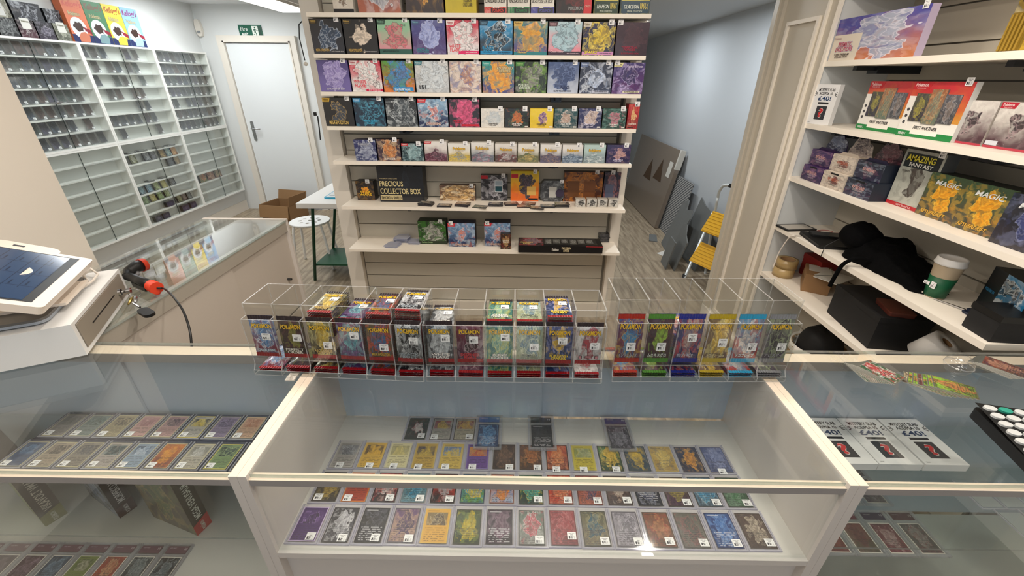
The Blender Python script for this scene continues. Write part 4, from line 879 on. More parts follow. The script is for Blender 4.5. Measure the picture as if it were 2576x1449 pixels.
def MB_shift(mb, dx, dy):
    mb.v = [(a+dx, b+dy, c) for a, b, c in mb.v]; return mb
cc, CL = counter('white glass-topped counter with four rows of sleeved cards, between two other counters', XA, XB, .674, [], .08)
lc, LL = counter('white glass-topped counter under the till with standing gift boxes inside', XSTUB+.006, XA-.0005, .33, [.674], .08)
rc, RL = counter('white glass-topped counter under the calculator with mystery slab boxes inside', XB+.0005, XRW-.006, .23, [.674, .49], .08)
obj('corner_bracket', RL(MB().box(XB+.02, XB+.05, YBK-.05, YBK-.046, .84, .916).box(XB+.02, XB+.05, YBK-.052, YBK-.05, .905, .9165)), [CHROME], rc)
# mouth of white hook by the seam
p = at(737, 945, z=.93)
hk = thing('plastic_hook', 'small white plastic hook on the counter seam under the pack dispensers', 'hook', (p.x, p.y, .9275))
obj('plate', MB().box(-.012, .012, -.02, .02, 0, .004), [WHITE], hk); obj('prong', MB().tube([(0, -.01, .004), (0, -.012, .012), (0, -.022, .014)], .004, 8), [WHITE], hk)

# counter beside the left wall, seen from its staff side
SX0, SX1, SY0, SY1 = -1.785, -1.305, 1.045, 2.275
sc_ = thing('glass_counter', 'white glass-topped counter running along the left cabinets toward the door', 'counter', ((SX0+SX1)/2, (SY0+SY1)/2, 0)); scx, scy = (SX0+SX1)/2, (SY0+SY1)/2
SL = lambda mb: MB_shift(mb, -scx, -scy)
obj('side_panel', SL(MB().box(SX0, SX1, SY1-.018, SY1, 0, ZT, top=1)), [PANEL, PANEL_LIT], sc_); obj('side_panel', SL(MB().box(SX0, SX1, SY0, SY0+.018, 0, ZT, top=1)), [PANEL, PANEL_LIT], sc_)
obj('top_glass', SL(MB().box(SX0, SX1, SY0+.019, SY1-.019, .917, .927, right=1)), [GLASS, GLASSE], sc_)
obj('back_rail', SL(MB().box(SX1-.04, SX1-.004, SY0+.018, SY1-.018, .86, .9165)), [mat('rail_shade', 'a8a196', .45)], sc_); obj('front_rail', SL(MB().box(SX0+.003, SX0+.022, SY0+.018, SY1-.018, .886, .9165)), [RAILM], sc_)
obj('front_glass', SL(MB().box(SX0+.008, SX0+.014, SY0+.019, SY1-.019, .4005, .8855)), [GLASS], sc_)
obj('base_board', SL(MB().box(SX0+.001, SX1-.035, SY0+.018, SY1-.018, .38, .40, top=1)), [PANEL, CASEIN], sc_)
ym = 1.72
obj('sliding_door', SL(MB().box(SX1-.018, SX1-.010, SY0+.018, ym+.02, .4, .86)), [mat('staff_side_board_shaded', 'c4bbb1', .4)], sc_); dd = obj('sliding_door', SL(MB().box(SX1-.027, SX1-.019, ym-.02, SY1-.018, .4, .86)), [mat('staff_side_board_shaded', 'c4bbb1', .4)], sc_)  # darker copy of the panel colour, painted as the shaded staff side
obj('lower_panel', SL(MB().box(SX1-.03, SX1-.02, SY0+.018, SY1-.018, .07, .38)), [mat('staff_side_board_shaded', 'c4bbb1', .4)], sc_)
kb = obj('knob', SL(MB().tube([(SX1-.019, 2.16, .60), (SX1+.004, 2.16, .60)], .007, 10)), [BLACK], dd)
obj('front_panel', SL(MB().box(SX0+.02, SX0+.034, SY0+.018, SY1-.018, .07, .38)), [PANEL], sc_)

# ------------------------------------------------------------------ cards in the centre counter
ZC = .6745
def flat_row(pals, x0, pitch, yb, lab, grp, z=ZC, stick=None, cw=None):
    n = len(pals)
    for i, p in enumerate(pals):
        st = stick[i] if stick else (.018, .017)
        dn, q = p
        toploader(lab % (dn, ORD[i+1]), (x0+pitch*i+TLW/2, yb+rnd.uniform(-.0008, .0008), z+.0016), (FLAT, 0, rnd.uniform(-.006, .006)), q, grp, stick=st)
W = dict(full=1)
FR = [('violet', P('5a3a78', '4a2c68', '3a2850', '9a7ab8', border='c8b8d8')), ('black and white', P('3a3a3e', '55555c', 'c0c0c4', 'e0e0e0', full=1, border='2a2a2e')), ('charcoal', P('1c1c22', '24242a', '33333a', '6a6a72', full=1, dark=False, border='16161a')),
      ('plum and sand', P('6a5078', 'a88a78', '4a3c5a', 'c8a890', full=1, border='55505a')), ('golden yellow', P('8a7a5a', 'd8a84a', '5a5048', 'c8b890', border='d8b450')), ('olive yellow', P('4a5a34', '3a4830', 'c8b02c', '8a9a4a', full=1, border='3a3c30')),
      ('dark mauve', P('3a2c3a', '2c2630', '6a4c60', '9a8090', full=1, dark=False, border='2c2830')), ('rose and grey', P('5a6a5c', '8a8a84', 'c04858', 'c8ccc4', full=1, border='44463f')), ('brick red', P('8c3034', '7a2c30', 'a04044', 'c07878', full=1, border='6a2c30')),
      ('moss and teal', P('5c5c40', '7a7058', '2c5a6c', 'a8a078', full=1, border='44443a')), ('lilac grey', P('8a868e', '9c98a0', '6a6670', 'c0bcc4', full=1, border='55525a')), ('rust brown', P('7a5038', '6a4834', 'b07a50', '9a3c34', full=1, border='4a382e')),
      ('stone grey', P('6a6a60', '74706a', '5a5a54', 'a06060', full=1, border='4c4a46')), ('royal blue', P('2c4c88', '243c70', '4a7ab8', '8ab0e0', full=1, dark=False, border='223460')), ('cocoa', P('5a4840', '4c3c34', 'b8ac98', '3a2c26', full=1, border='3a302a'))]
S2R = [(-.006+.02, .016)]*15
flat_row(FR, -.5345, .0775, .588, '%s sleeved card in front row of middle counter, %s from till side', 'sleeved cards in the middle counter', stick=[(.017, .018), (.016, .016), (.016, .017), (.018, .016), None, None, None, (.018, .018), (.018, .028), (.018, .018), (.019, .018), (.016, .020), (.018, .018), (.018, .018), (.019, .020)])
R2 = [('dark bronze', P('3c342c', '4a4438', 'a88c3c', 'c8b060', full=1, border='2c2824')), ('orange red', P('c05a2c', 'a84430', 'd88a34', 'e8a850', border='c8782c')), ('crimson and white', P('b83034', '3a2c30', 'd8d0cc', 'e8b0a0', full=1, border='2a2024')), ('teal', P('3a7a88', '6a8a90', '2c8cb0', '9ac8d0', full=1, border='6a7a80')),
      ('scarlet and black', P('c84030', '2c2628', 'b8b0b0', '884038', full=1, border='2a2426')), ('azure and yellow', P('2c6cb0', '6a9a4c', 'e0c83c', '4aa8d8', full=1, border='3a4a5a')), ('flame orange', P('d87030', 'a8b0c0', 'e0983c', '4878b0', full=1, border='7a4a3a')), ('emerald', P('2a7a5c', '2c3a34', '4ab0a0', 'd0b848', full=1, border='26302a')),
      ('vermilion', P('d04c34', 'b8442c', 'e88a5c', 'd8a888', full=1, border='6a2c28')), ('red and navy', P('b84838', 'a86048', '3a4868', 'c87868', full=1, border='6a3a34')), ('chestnut', P('6a5248', '4c4040', 'c8b8a8', '8a6c5c', full=1, border='3a322e')), ('ink blue', P('2a2c3a', '202430', '4a5068', '8a90a0', full=1, dark=False, border='1c2028')),
      ('olive and plum', P('6a6038', '4c3448', 'a89850', '7a5a70', full=1, border='38302e')), ('sea blue', P('2c6888', '506878', '4a9cc0', 'b0c8d0', full=1, border='343c44')), ('forest green', P('2c5c3c', '385c40', '4a7c54', '8aa890', full=1, border='2c3c30'))]
flat_row(R2, -.5270, .0767, .6925, '%s sleeved card in second row of middle counter, %s from till side', 'sleeved cards in the middle counter', stick=[(-.016, .018), (-.016, .016), (.016, .018), (.018, .018), (.018, .018), None, None, (.018, .02), (.018, .018), (.018, .018), (.018, .02), (-.014, .055), (.018, .018), (.018, .018), (.02, .018)])
R3 = [('silver grey', P('8a8c90', 'a8a49c', '5c6068', 'c8ccd0', border='c0bcb4')), ('amber yellow', P('5a4838', 'd8b04a', 'e8b83c', 'c8a050', border='d8b860')), ('pale yellow', P('a8a070', 'd8d0a0', 'e0d080', 'c0b880', border='c8c4a8')), ('dark gold', P('3a3c50', 'c0a04a', 'd8b848', '8a8060', border='c8b060')), ('yellow and blue', P('4a74a8', 'd0b458', 'e0c040', '8ab0d0', border='c8b060')),
      ('purple and orange', P('d89a3c', '6a4a90', 'b83c34', 'e0b060', border='8a7ab0')), ('dark umber', P('4a3830', '3c302c', '6a5040', '9a7a60', full=1, border='3a322e')), ('copper', P('6a4430', '4a382c', 'b06a38', 'c89058', full=1, border='3c302a')), ('scarlet orange', P('c05030', '8a4030', 'd88048', 'e8b080', full=1, border='3a2824')), ('lime yellow', P('8a9a58', 'c8b83c', 'a8b088', 'd8d088', border='c8bc60')),
      ('yellow and green', P('4a7a40', '2c4a30', 'e0b83c', 'e8cc70', full=1, border='2c3a2c')), ('yellow on slate', P('4a6478', '38505c', 'e0bc44', 'c8a848', full=1, border='34404a')), ('straw yellow', P('d0b060', 'b8984c', 'e8cc70', '6a7a8a', full=1, border='c0a860')), ('orange and navy', P('2c3c5c', '24304c', 'e0983c', 'e8b860', full=1, border='28304a')), ('periwinkle', P('5a6a9a', '44527c', '8a98c0', 'b0b8d8', full=1, border='4a5478'))]
flat_row(R3, -.5215, .0762, .7975, '%s sleeved card in third row of middle counter, %s from till side', 'sleeved cards in the middle counter', stick=[(-.005, .013), (.003, .011), (-.005, .011), (-.012, .011), (-.012, .012), (-.012, .013), (.016, .013), (.018, .013), (-.005, .007), (-.005, .008), (.01, .011), None, None, None, (0, .008)])
XS4 = [at(u, 1108, z=ZC).x for u in (1042, 1106, 1166)]
for i, (x, p) in enumerate(zip(XS4, [('bottle green', P('1c3a2c', '24342c', 'd8d4cc', 'a8303c', full=1, size=.26, scat=.1, border='2a3a32')), ('red and pewter', P('a03c48', 'a8a498', 'd8b84a', '5a4a44', border='4a4448')), ('crimson and gold', P('8c2c34', 'b0a890', 'd8a83c', 'e0c070', border='3a3436'))])):
    toploader('%s sleeved card in back row of middle counter, %s from till side' % (p[0], ORD[i+1]), (x, .9005, ZC+.0016), (FLAT, 0, 0), p[1], 'sleeved cards in the middle counter', stick=[(.018, .02), (-.018, .016), (.016, .018)][i])
for u, dn, p, strip in ((1229, 'blue', P('2c4a78', '24406c', '4a8ac0', '8ac0e8', full=1, dark=False, border='22345c'), '3a6cb0'), (1362, 'black', P('1c1e22', '202226', '2c3034', '4a4e54', full=1, dark=False, border='141618'), '22262c'), (1553, 'grey violet', P('4a4850', '3a3840', '8a8890', 'b8b4c0', full=1, border='3a3840'), '4a3c78')):
    x = at(u, 1090, z=ZC).x
    slab('%s graded card slab lying over the two back rows of the middle counter' % dn, (x, .868, ZC+.0085), (FLAT+.0, 0, 0), p, 'graded slabs in the middle counter', strip)

# ------------------------------------------------------------------ left counter contents
ZG = .6745
LB1 = [('ash grey', P('6a6c68', '84807a', '55584f', 'a0a098')), ('sea green', P('4c6c68', '7a8a84', '38504c', 'a0b8b0')), ('brown and cream', P('5a5448', 'a89c78', '4a443a', 'c8b890')), ('dusty pink', P('b07c80', 'c09890', '9a6468', 'd8b0ac')), ('mauve', P('6a505c', 'b08c88', '4a3844', 'c0a0a0')),
       ('black and yellow', P('2c2c28', 'b0aca0', 'c8b02c', 'e0d080', border='d0c060')), ('purple', P('6a5a7c', '8a7c94', '504460', 'b0a0c0')), ('peach', P('c0886c', 'c8a484', 'a8704c', 'e0b898')), ('jade green', P('5a8c74', '7aa48c', '3c6c58', 'a8d0b8')), ('apricot', P('b88a60', 'c0a080', '94684c', 'd8b890'))]
LB2 = [('navy blue', P('2c4464', '3c5474', '50789c', '90b0d0')), ('fawn', P('5a5048', 'a09480', '3c3630', 'b8ac98')), ('slate black', P('33353a', '8a8478', '55585e', 'a8a090')), ('deep teal', P('2c4448', 'a8a29a', '1c3034', '88a8a8')), ('ice blue', P('4a5e74', '8ca0b0', 'c0ccd8', '6c88a0')),
       ('orange', P('c87c30', '8a5040', 'e0a03c', 'b04a24', full=1)), ('pearl grey', P('8c8c80', 'b0ac9c', 'd0d0c8', '74746c')), ('black and lime', P('24302c', '7c9464', '3c4c44', 'b0c890', border='c8c060')), ('sandstone', P('8c7450', 'a88c64', '6a5438', 'd0b888')), ('grey rose', P('7c6c68', '94847c', '5c4c48', 'b0a098'))]
MATB = mat('dark_blue_felt', '2b3044', .8)
for r, (row, yb, xr_) in enumerate(((LB2, .783, -.665), (LB1, .894, -.655))):
    tr = tag(obj('card_mat', MB().box(xr_-.0825*9-.046, xr_+.046, yb-.004, yb+TLH+.004, ZG-.0002, ZG+.0012), [MATB]), 'dark blue strip mat under the %s row of cards in the till counter' % ('front' if r == 0 else 'back'), 'mat')
    for i, (dn, p) in enumerate(reversed(row)):
        p[4].setdefault('border', 'c0b890')
        toploader('%s sleeved card in %s row of till counter, %s from the middle counter' % (dn, 'front' if r == 0 else 'back', ORD[i+1]), (xr_-.0825*i, yb, ZG+.0030), (FLAT, 0, 0), p, 'sleeved cards in the till counter', stick=(-.017, .017))
# gift boxes standing below, spine toward the centre
SPROT = Matrix(((0, 0, 1), (0, -1, 0), (1, 0, 0))).to_euler()
def spinebox(label, near, spine, w, h, th, art, spinec, tip, tx, txc):
    """near corner and spine direction on the case floor"""
    a = at(*near, z=.3305); b = at(*spine, z=.3305)
    d = Vector((b.x-a.x, b.y-a.y, 0)).normalized(); rz = math.atan2(d.y, d.x)-pi/2
    t = thing('gift_box', label, 'box', (a.x, a.y, .3305), rz, 'gift boxes in the till counter')
    o = obj('carton', MB().box(-w, 0, 0, th, 0, h, mi=1, front=0), [ART, ink(spinec, .4)], t); pal(o, *art[:4], **art[4])
    obj('corner_flash', MB().prism([(0, 0), (th, 0), (th, .055), (0, .04)], 0, .0008, fn=lambda q, z, c: (c, q, z)), [ink(tip, .4)], t)
    letters(t, tx, h*.5, th*.42, (.0008, th*.5, h*.44), SPROT, txc, .012)
    letters(t, 'POKÉMON', .034, th*.3, (.0012, th*.5, .022), SPROT, txc, .012)
    return t
spinebox('black gift box with a red corner and spine lettered Mega Venusaur', (497, 1348), (530, 1316), .20, .31, .050, ('3a2c24', '4a3c30', '5a6a3c', 'a8905a', dict(size=.34, scat=.5)), '14140f', 'b01c24', 'MEGA VENUSAUR', 'd8d8d0')
spinebox('dark plum gift box with spine lettered Morpeko V-Union', (302, 1304), (340, 1277), .19, .30, .050, ('2c2830', '3a3440', '8a98b8', 'c0c8dc', dict(size=.34, scat=.5)), '241a22', '3a1c28', 'MORPEKO V UNION', 'd8d0d0')
spinebox('olive yellow gift box with a brown spine lettered Vikavolt VMAX', (115, 1325), (155, 1300), .2, .29, .055, ('6a7030', '8a9040', 'a8b050', 'd0d488', dict(size=.36, scat=.6)), '2a1c1c', '6a6a2c', 'VIKAVOLT VMAX', 'c8c0b0')
SLP = [('charcoal blue', P('2c3438', '38444c', '6a7880', 'a8b0b4', full=1)), ('slate', P('3a4448', '2c3438', '7c888c', 'b0b8b8', full=1)), ('flame orange', P('a8442c', 'b04c34', 'd8a078', '6a5044', full=1)), ('lime green', P('6a7a44', '788848', 'b0b098', '4a5434', )), ('denim blue', P('3a5068', '34485c', '5c7890', '90a8b8', full=1)), ('mauve', P('5a4450', '6a5460', '7c6470', 'a890a0', full=1)), ('plum grey', P('4c4048', '5c5058', '74646c', '9c8c94', full=1)), ('brown grey', P('544a48', '645a56', '7c706c', 'a09490', full=1))]
xs = at(458, 1369, z=.2515).x
for i, (dn, p) in enumerate(SLP):
    slab('%s graded slab low in the till counter, %s from middle counter' % (dn, ORD[i+1]), (at(457, 1369, z=.3345).x-.0835*i, at(457, 1369, z=.3345).y-.135, .3345), (FLAT, 0, 0), p, 'graded slabs in the till counter', '7a5c66', 'e0d8dc')

# ------------------------------------------------------------------ right counter contents
def mystery(label, loc, rot, group):
    w, h, d = .122, .175, .024
    t = thing('mystery_box', label, 'box', loc, 0, group); t.rotation_euler = rot
    link('carton', box_mesh('carton', w, d, h, [mat('white_carton', 'e2e2e2', .5)]), t)
    y = -d/2
    for s, z, ww, hh, c in (('MYSTERY SLAB', .152, .085, .013, '1c1c20'), ('ACE/PSA 10', .136, .070, .012, '1c1c20'), ('£40!', .115, .068, .019, '1f3c66')): front_text(t, s, ww, hh, 0, z, y, c, .02)
    obj('printed_band', MB().box(-.028, .028, y-.0004, y, .090, .0985), [ink('2a2a2e')], t)
    obj('card_picture', MB().box(-.027, .027, y-.0004, y, .022, .082), [ink('33343a')], t)
    front_text(t, '?', .024, .038, 0, .052, y-.0004, 'c02a30', .03, 0, 'e8e4e0')
    for sx in (-1, 1):
        for k2 in (-1, 0, 1): obj('burst_mark', MB().box(-.0055, .0055, y-.0006, y, -.0011, .0011), [ink('1c1c20')], t, (sx*(.052), 0, .134+k2*.006), (0, -sx*k2*.5, 0))
    front_text(t, 'TERMS APPLY', .012, .004, -.048, .008, y, '3a3a3e', 0)
    return t
ztop = ZG+.0245
pa = at(2205, 1160, z=ztop); pb = at(2318, 1160, z=ztop)
for i, q in enumerate(('between two others', 'nearest the calculator', 'against the middle counter')):
    x = [pa.x+.0625, pb.x+.0635, pa.x-.0625][i]
    mystery('white mystery slab box lying flat in the counter, %s' % q, (x+0.0, pa.y-.010, ZG+.0125), (FLAT, 0, 0), 'mystery slab boxes')
for i, (dn, p) in enumerate([('pewter', P('6a6a68', '55565a', 'a8a4a0', '8a3c44', full=1)), ('wine red', P('6a3c44', '7a3440', 'c0a8a4', '94606c', full=1)), ('red brown', P('7c4444', '5c5848', '6a3c44', '94706c', full=1)), ('dark red', P('8c3c3c', '7c3838', 'a05c58', '6a3434', full=1)), ('olive grey', P('4c504c', '686850', '7c8484', 'a0a49c', full=1)), ('dim grey', P('3a3c3c', '484844', '5c6060', '808484', full=1))]):
    xx = at(2390-0, 1395, z=.4935).x-.043-.0855*i
    slab('%s graded slab on the lower glass shelf, %s from the calculator end' % (dn, ORD[i+1]), (xx, .690, .4938), (FLAT, 0, 0), p, 'graded slabs in the calculator counter', ['5c4048', '3c3450', '6a3040', '34345c', '4a4c50', '40444a'][i], 'd8d4d4')
for i, (dn, p) in enumerate([('grey mauve', P('5c545c', '686068', '847c88', 'a09ca4', full=1)), ('umber', P('6a4c48', '5c4440', '8a6c64', 'a88c84', full=1))]):
    slab('%s graded slab, rear of the lower glass shelf, %s from calculator' % (dn, ORD[i+1]), (at(2245, 1268, z=.4935).x-.042-.0855*i, .842, .4938), (FLAT, 0, 0), p, 'graded slabs in the calculator counter', '55505a', 'd8d4d4')
for i in range(4):
    x = at(2500, 1278, z=.4935).x+.075*(i % 2); y = .835 if i < 2 else .735
    t = thing('blank_holder', 'empty clear card holder on the lower glass shelf under the calculator', 'card holder', (x+(.03 if i > 1 else 0), y, .4938), 0, 'empty card holders'); t.rotation_euler = (FLAT, 0, 0)
    link('sleeve', M_SLEEVE, t); link('rim', M_RIM, t); obj('insert', MB().box(-.031, .031, -.0009, -.0003, .008, .09), [ink('a4acac', .4)], t)
t = carton('card_box', 'dark red box with a white label at the bottom of the calculator counter', (.83, .76, .2305), .14, .11, .10, ('6a1c24', '4a141a', '8a3038', 'b8505a', dict(size=.3, scat=.3)), '5a1820', .2)
obj('printed_band', MB().box(-.06, -.02, -.0506, -.05, .02, .06), [ink('d0ccc8')], t)
# ================================================================== PACK DISPENSERS
LANE = .0775
ROT0 = Matrix.Rotation
def pack_mesh(name='pack', w=.064, h=.116, th=.006):
    """pillow-shaped foil pack, crimped top and bottom, front toward -y"""
    def f(sgn):
        def g(u, v):
            x = (u-.5)*w; z = v*h; e = min(v, 1-v)
            b = min(1, max(0, (e-.06)/.14)); s = (1-abs(2*u-1)**4)
            zz = .0007*sin(u*60) if e < .05 else 0
            return (x, sgn*(th/2*b*s+.0003)+zz, z)
        return g
    return MB().grid(f(-1), 12, 14).grid(f(1), 12, 14, mi=1, flip=True).mesh(name, [FOIL, mat('foil_back', '8a8a90', .3, metal=.4)])
PACK = pack_mesh()
CRIMP = {}
def crimp_mesh(c):
    if c not in CRIMP:
        w = .064
        CRIMP[c] = MB().grid(lambda u, v: ((u-.5)*w, -.0014-.0006*sin(u*60), v*.011), 40, 1).mesh('crimp', [mat('foil_'+c, c, .28, metal=.35)])
    return CRIMP[c]
def foil_pack(label, loc, rot, art, crimp, group, title=True, name='', namec='e8e8e8', outline=None, stick=None):
    t = thing('booster_pack', label, 'card pack', loc, 0, group); t.rotation_euler = rot
    o = link('pack', PACK, t); pal(o, *art[:4], **art[4]); link('crimp', crimp_mesh(crimp), t); link('crimp', crimp_mesh(crimp if crimp != RED else '3a3034'), t, (0, 0, .105))
    if title: front_text(t, 'POKéMON', .050, .0125, 0, .088, -.0036, 'e6b81e', .02, 0, '3a3226')
    if name: front_text(t, name, .046, .008*(1+.9*name.count('\n')), 0, .020, -.0036, namec, .02, 0, outline)
    if stick: sticker(t, (stick[0], -.0044, stick[1]), (0, 0, rnd.uniform(-.0, .0)), .022, .019)
    return t
def dispenser(label, xc, y0, rz, ztop, zp, n, depth, dn):
    """tray of n lanes: rear bin for a flat stack, front pocket for one upright pack, open slot at the foot"""
    t = thing('pack_dispenser', label, 'dispenser', (xc, y0, .9303), rz, 'clear acrylic pack dispensers')
    W_ = n*LANE; a = .003; zt = ztop-.9303; zpp = zp-.9303
    obj('base', MB().box(-W_/2, W_/2, .0, depth, .0, a, front=1), [ACRYL, ACRYE], t)
    obj('back_wall', MB().box(-W_/2, W_/2, depth-a, depth, a, zt, top=1), [ACRYL, ACRYE], t)
    obj('front_wall', MB().box(-W_/2, W_/2, .034, .034+a, .030, zt, top=1), [ACRYL, ACRYE], t)
    obj('pocket_wall', MB().box(-W_/2, W_/2, .012, .012+a, .042, zpp, top=1), [ACRYL, ACRYE], t)
    obj('pocket_floor', MB().box(-W_/2, W_/2, .012+a, .034, .042, .042+a, front=1), [ACRYL, ACRYE], t)
    obj('front_lip', MB().box(-W_/2, W_/2, .0, a, a, .016, top=1), [ACRYL, ACRYE], t)
    poly = [(.0, a), (depth-a, a), (depth-a, zt), (.034, zt), (.034, zpp), (.012, zpp), (.012, .03), (.003, .016), (.0, .016)]
    for i in range(n+1):
        x = -W_/2+i*LANE; x = min(max(x, -W_/2+a/2), W_/2-a/2)
        # divider as a thin profile plate with highlight haze mixed into its edges
        m = MB().prism(poly, x-a/2, x+a/2, 0, fn=lambda q, z, c: (c, q, z))
        m.m[2:] = [1]*(len(m.m)-2)
        obj('divider', m, [ACRYL, ACRYE], t)
    R = Matrix.Translation((xc, y0, .9303)) @ Matrix.Rotation(rz, 4, 'Z')
    return t, (lambda i, y, z: R @ Vector((-W_/2+(i+.5)*LANE, y, z))), rz
def stock(lane, fn, rz, info, top, show=True, low=3, tall=1):
    nm, dn, art, crimp, name, namec, outl, stick = info
    if show:
        up_ = foil_pack('%s foil pack upright in the dispenser' % dn, fn(lane, .0255, .0465), (radians(-4), 0, rz), art, crimp, 'upright packs in the dispensers', True, name, namec, outl, stick); up_.scale = (1.06, 1, 1.06*tall)
    # flat stack: packs lie with their titles to the rear
    zs = [.0072+i*.0066 for i in range(low)]
    if top: zs = [.0072+i*.0066 for i in range(int((top-.0072)/.0066)+1)]
    for j, z in enumerate(zs):
        last = top and j == len(zs)-1; first3 = j < low
        p = fn(lane, (.040 if j >= 3 else .012)+rnd.uniform(-.001, .001), z)
        t = thing('booster_pack', ('%s foil pack in the flat stack behind its twin' if not last else '%s foil pack on top of its flat stack') % dn, 'card pack', p, 0, '%s pack stack' % nm); t.rotation_euler = (FLAT, 0, rz+rnd.uniform(-.02, .02))
        o = link('pack', PACK, t); pal(o, *art[:4], **art[4]); link('crimp', crimp_mesh(crimp), t); link('crimp', crimp_mesh(crimp if crimp != RED else '3a3034'), t, (0, 0, .105))
        if last:
            front_text(t, 'POKéMON', .050, .0125, 0, .088, -.0036, 'e6b81e', .02, 0, '3a3226')
            if name: front_text(t, name, .046, .008*(1+.9*name.count('\n')), 0, .022, -.0036, namec, .02, 0, outl)
            sticker(t, (.012, -.0044, .068), (0, 0, 0), .022, .019)
RED = '961a22'
I1 = [('chaos', 'blue and red Chaos Rising', ('5a7cb0', '8a2c3c', '4a88c0', 'd8dce8', dict(size=.34, scat=.6)), RED, 'CHAOS RISING', 'd8e8f0', '24406c', (.006, .058)),
      ('perfect', 'dark brown Perfect Order', ('3a2424', '2c1c20', '8a8a3c', '6a4048', dict(size=.24, scat=.5)), RED, 'PERFECT\nORDER', 'e8e4d8', '16181a', (.012, .058)),
      ('ascended', 'cream and gold Ascended Heroes', ('8a8458', '4a3c38', 'd8b84a', 'e0d8a0', dict(size=.34, scat=.6)), RED, 'ASCENDED\nHEROES', 'd8b868', '3a2c20', (.014, .040)),
      ('phantasmal', 'violet and teal Phantasmal Flames', ('6a2c5c', '4a3468', '3c8a9c', '8ac0c8', dict(size=.30, scat=.5)), RED, 'PHANTASMAL\nFLAMES', '7a5a90', '241c38', (.012, .070)),
      ('mega', 'brown and blue Mega Evolution', ('6a5840', '5a3c30', '3c6c9c', 'c84c34', dict(size=.36, scat=.7)), RED, 'MEGA EVOLUTION', 'c8a83c', '2c2018', (.010, .040)),
      ('bolt', 'black and white Black Bolt', ('c8ccd0', '24262c', '26282e', 'e0e4e8', dict(size=.44, scat=.5)), RED, 'BLACK\nBOLT', '9aa4ac', '1c2024', (.012, .062))]
I2 = [('flare', 'white and grey White Flare', ('3a3c42', '4a4c52', 'd0d4d8', 'a0a8b0', dict(size=.46, scat=.5)), RED, 'WHITE\nFLARE', 'e8e4e0', '3a2028', (.014, .070)),
      ('destined', 'crimson Destined Rivals', ('6a1c34', '4a1c3c', '2c2026', 'c0a8b0', dict(size=.26, scat=.3)), RED, 'DESTINED\nRIVALS', 'c83040', '3a1018', (.010, .066)),
      ('journey', 'teal Journey Together', ('2c6a6c', '3c7c74', '88b49c', 'd8d46a', dict(size=.36, scat=.4)), RED, 'JOURNEY\nTOGETHER', 'e8e8e0', '1c3c3c', (.014, .074)),
      ('prismatic', 'pale green and silver Prismatic', ('9ab0b0', 'a8b088', '6a8aa0', 'd8e0c0', dict(size=.36, scat=.6)), RED, 'PRISMATIC\nEVOLUTIONS', '2c3830', 'c8d0b8', (.012, .048)),
      ('surging', 'navy and yellow Surging Sparks', ('34386c', '28406c', 'e0b83c', '9aa0d0', dict(size=.26, scat=.5)), RED, 'SURGING\nSPARKS', 'e8c83c', '2c2430', (.008, .066)),
      ('oneFive', 'white speckled 151', ('d8d4d4', 'ccc8c8', 'a83c48', '4a464a', dict(size=.30, scat=.4)), RED, '151', 'b87880', '4a2c34', (.014, .052))]
JP = 'e8e8ec'
I3 = [('inferno', 'red crimped Japanese', ('5a3c70', '7a3c48', '3c8cc0', 'c8a850', dict(size=.30, scat=.6)), 'a82c20', 'インフェルノX', 'b0b4bc', '2a2630', (.006, .040)),
      ('munikis', 'green crimped Japanese', ('4a3440', '3c2c34', '9ac04a', '6a3c44', dict(size=.30, scat=.5)), '4f8a34', 'ムニキスゼロ', 'd8dcd4', '24241e', (.008, .040)),
      ('ninja', 'royal blue crimped Japanese', ('4a4a7c', '3c3c68', 'c0a8a0', 'c84c48', dict(size=.36, scat=.6)), '24308c', 'ニンジャスピナー', 'e0e4f0', '2a2c5c', (.008, .062)),
      ('dream', 'yellow crimped Japanese', ('8a7454', '6a4c40', 'e0b83c', 'e8d890', dict(size=.34, scat=.6)), 'b8a020', 'メガドリームex', 'd8c8a0', '3a2c22', (.012, .050)),
      ('brave', 'cyan crimped Japanese', ('7ca0c0', 'b03c34', 'd8d0cc', '3c8ab0', dict(size=.34, scat=.6)), '2a9cc8', 'メガブレイブ', 'e0e4e8', '3a3c44', (.014, .040)),
      ('abyss', 'silver grey crimped Japanese', ('7c8074', '5a5464', '38343c', 'a8b890', dict(size=.36, scat=.5)), '888a90', 'アビスアイ', 'a0a0a8', '34323a', (.014, .040))]
d1, f1, r1_ = dispenser('clear six-lane pack dispenser nearest the till, packs with red crimps', -.4695, .8760, radians(-2.6), 1.133, 1.098, 6, .150, 1)
d2, f2, r2_ = dispenser('clear six-lane pack dispenser between the two others', .0, .8680, 0, 1.133, 1.098, 6, .150, 2)
d3, f3, r3_ = dispenser('taller clear six-lane dispenser of Japanese packs', .4925, .8800, radians(1.0), 1.160, 1.105, 6, .165, 3)
for i in range(6):
    stock(i, f1, r1_, I1[i], [0, 0, .185, .165, .180, .195][i], low=[2, 3, 3, 3, 3, 3][i])
    stock(i, f2, r2_, I2[i], [.150, 0, .172, .172, .185, 0][i])
    stock(i, f3, r3_, I3[i], [0, 0, .12, 0, 0, 0][i], tall=1.17)

# ================================================================== TILL
A0 = Vector((-1.236, .966, .9303)); dv = Vector((-.195, .385, 0)).normalized(); rzt = math.atan2(dv.y, dv.x)   # local +x runs along the drawer front
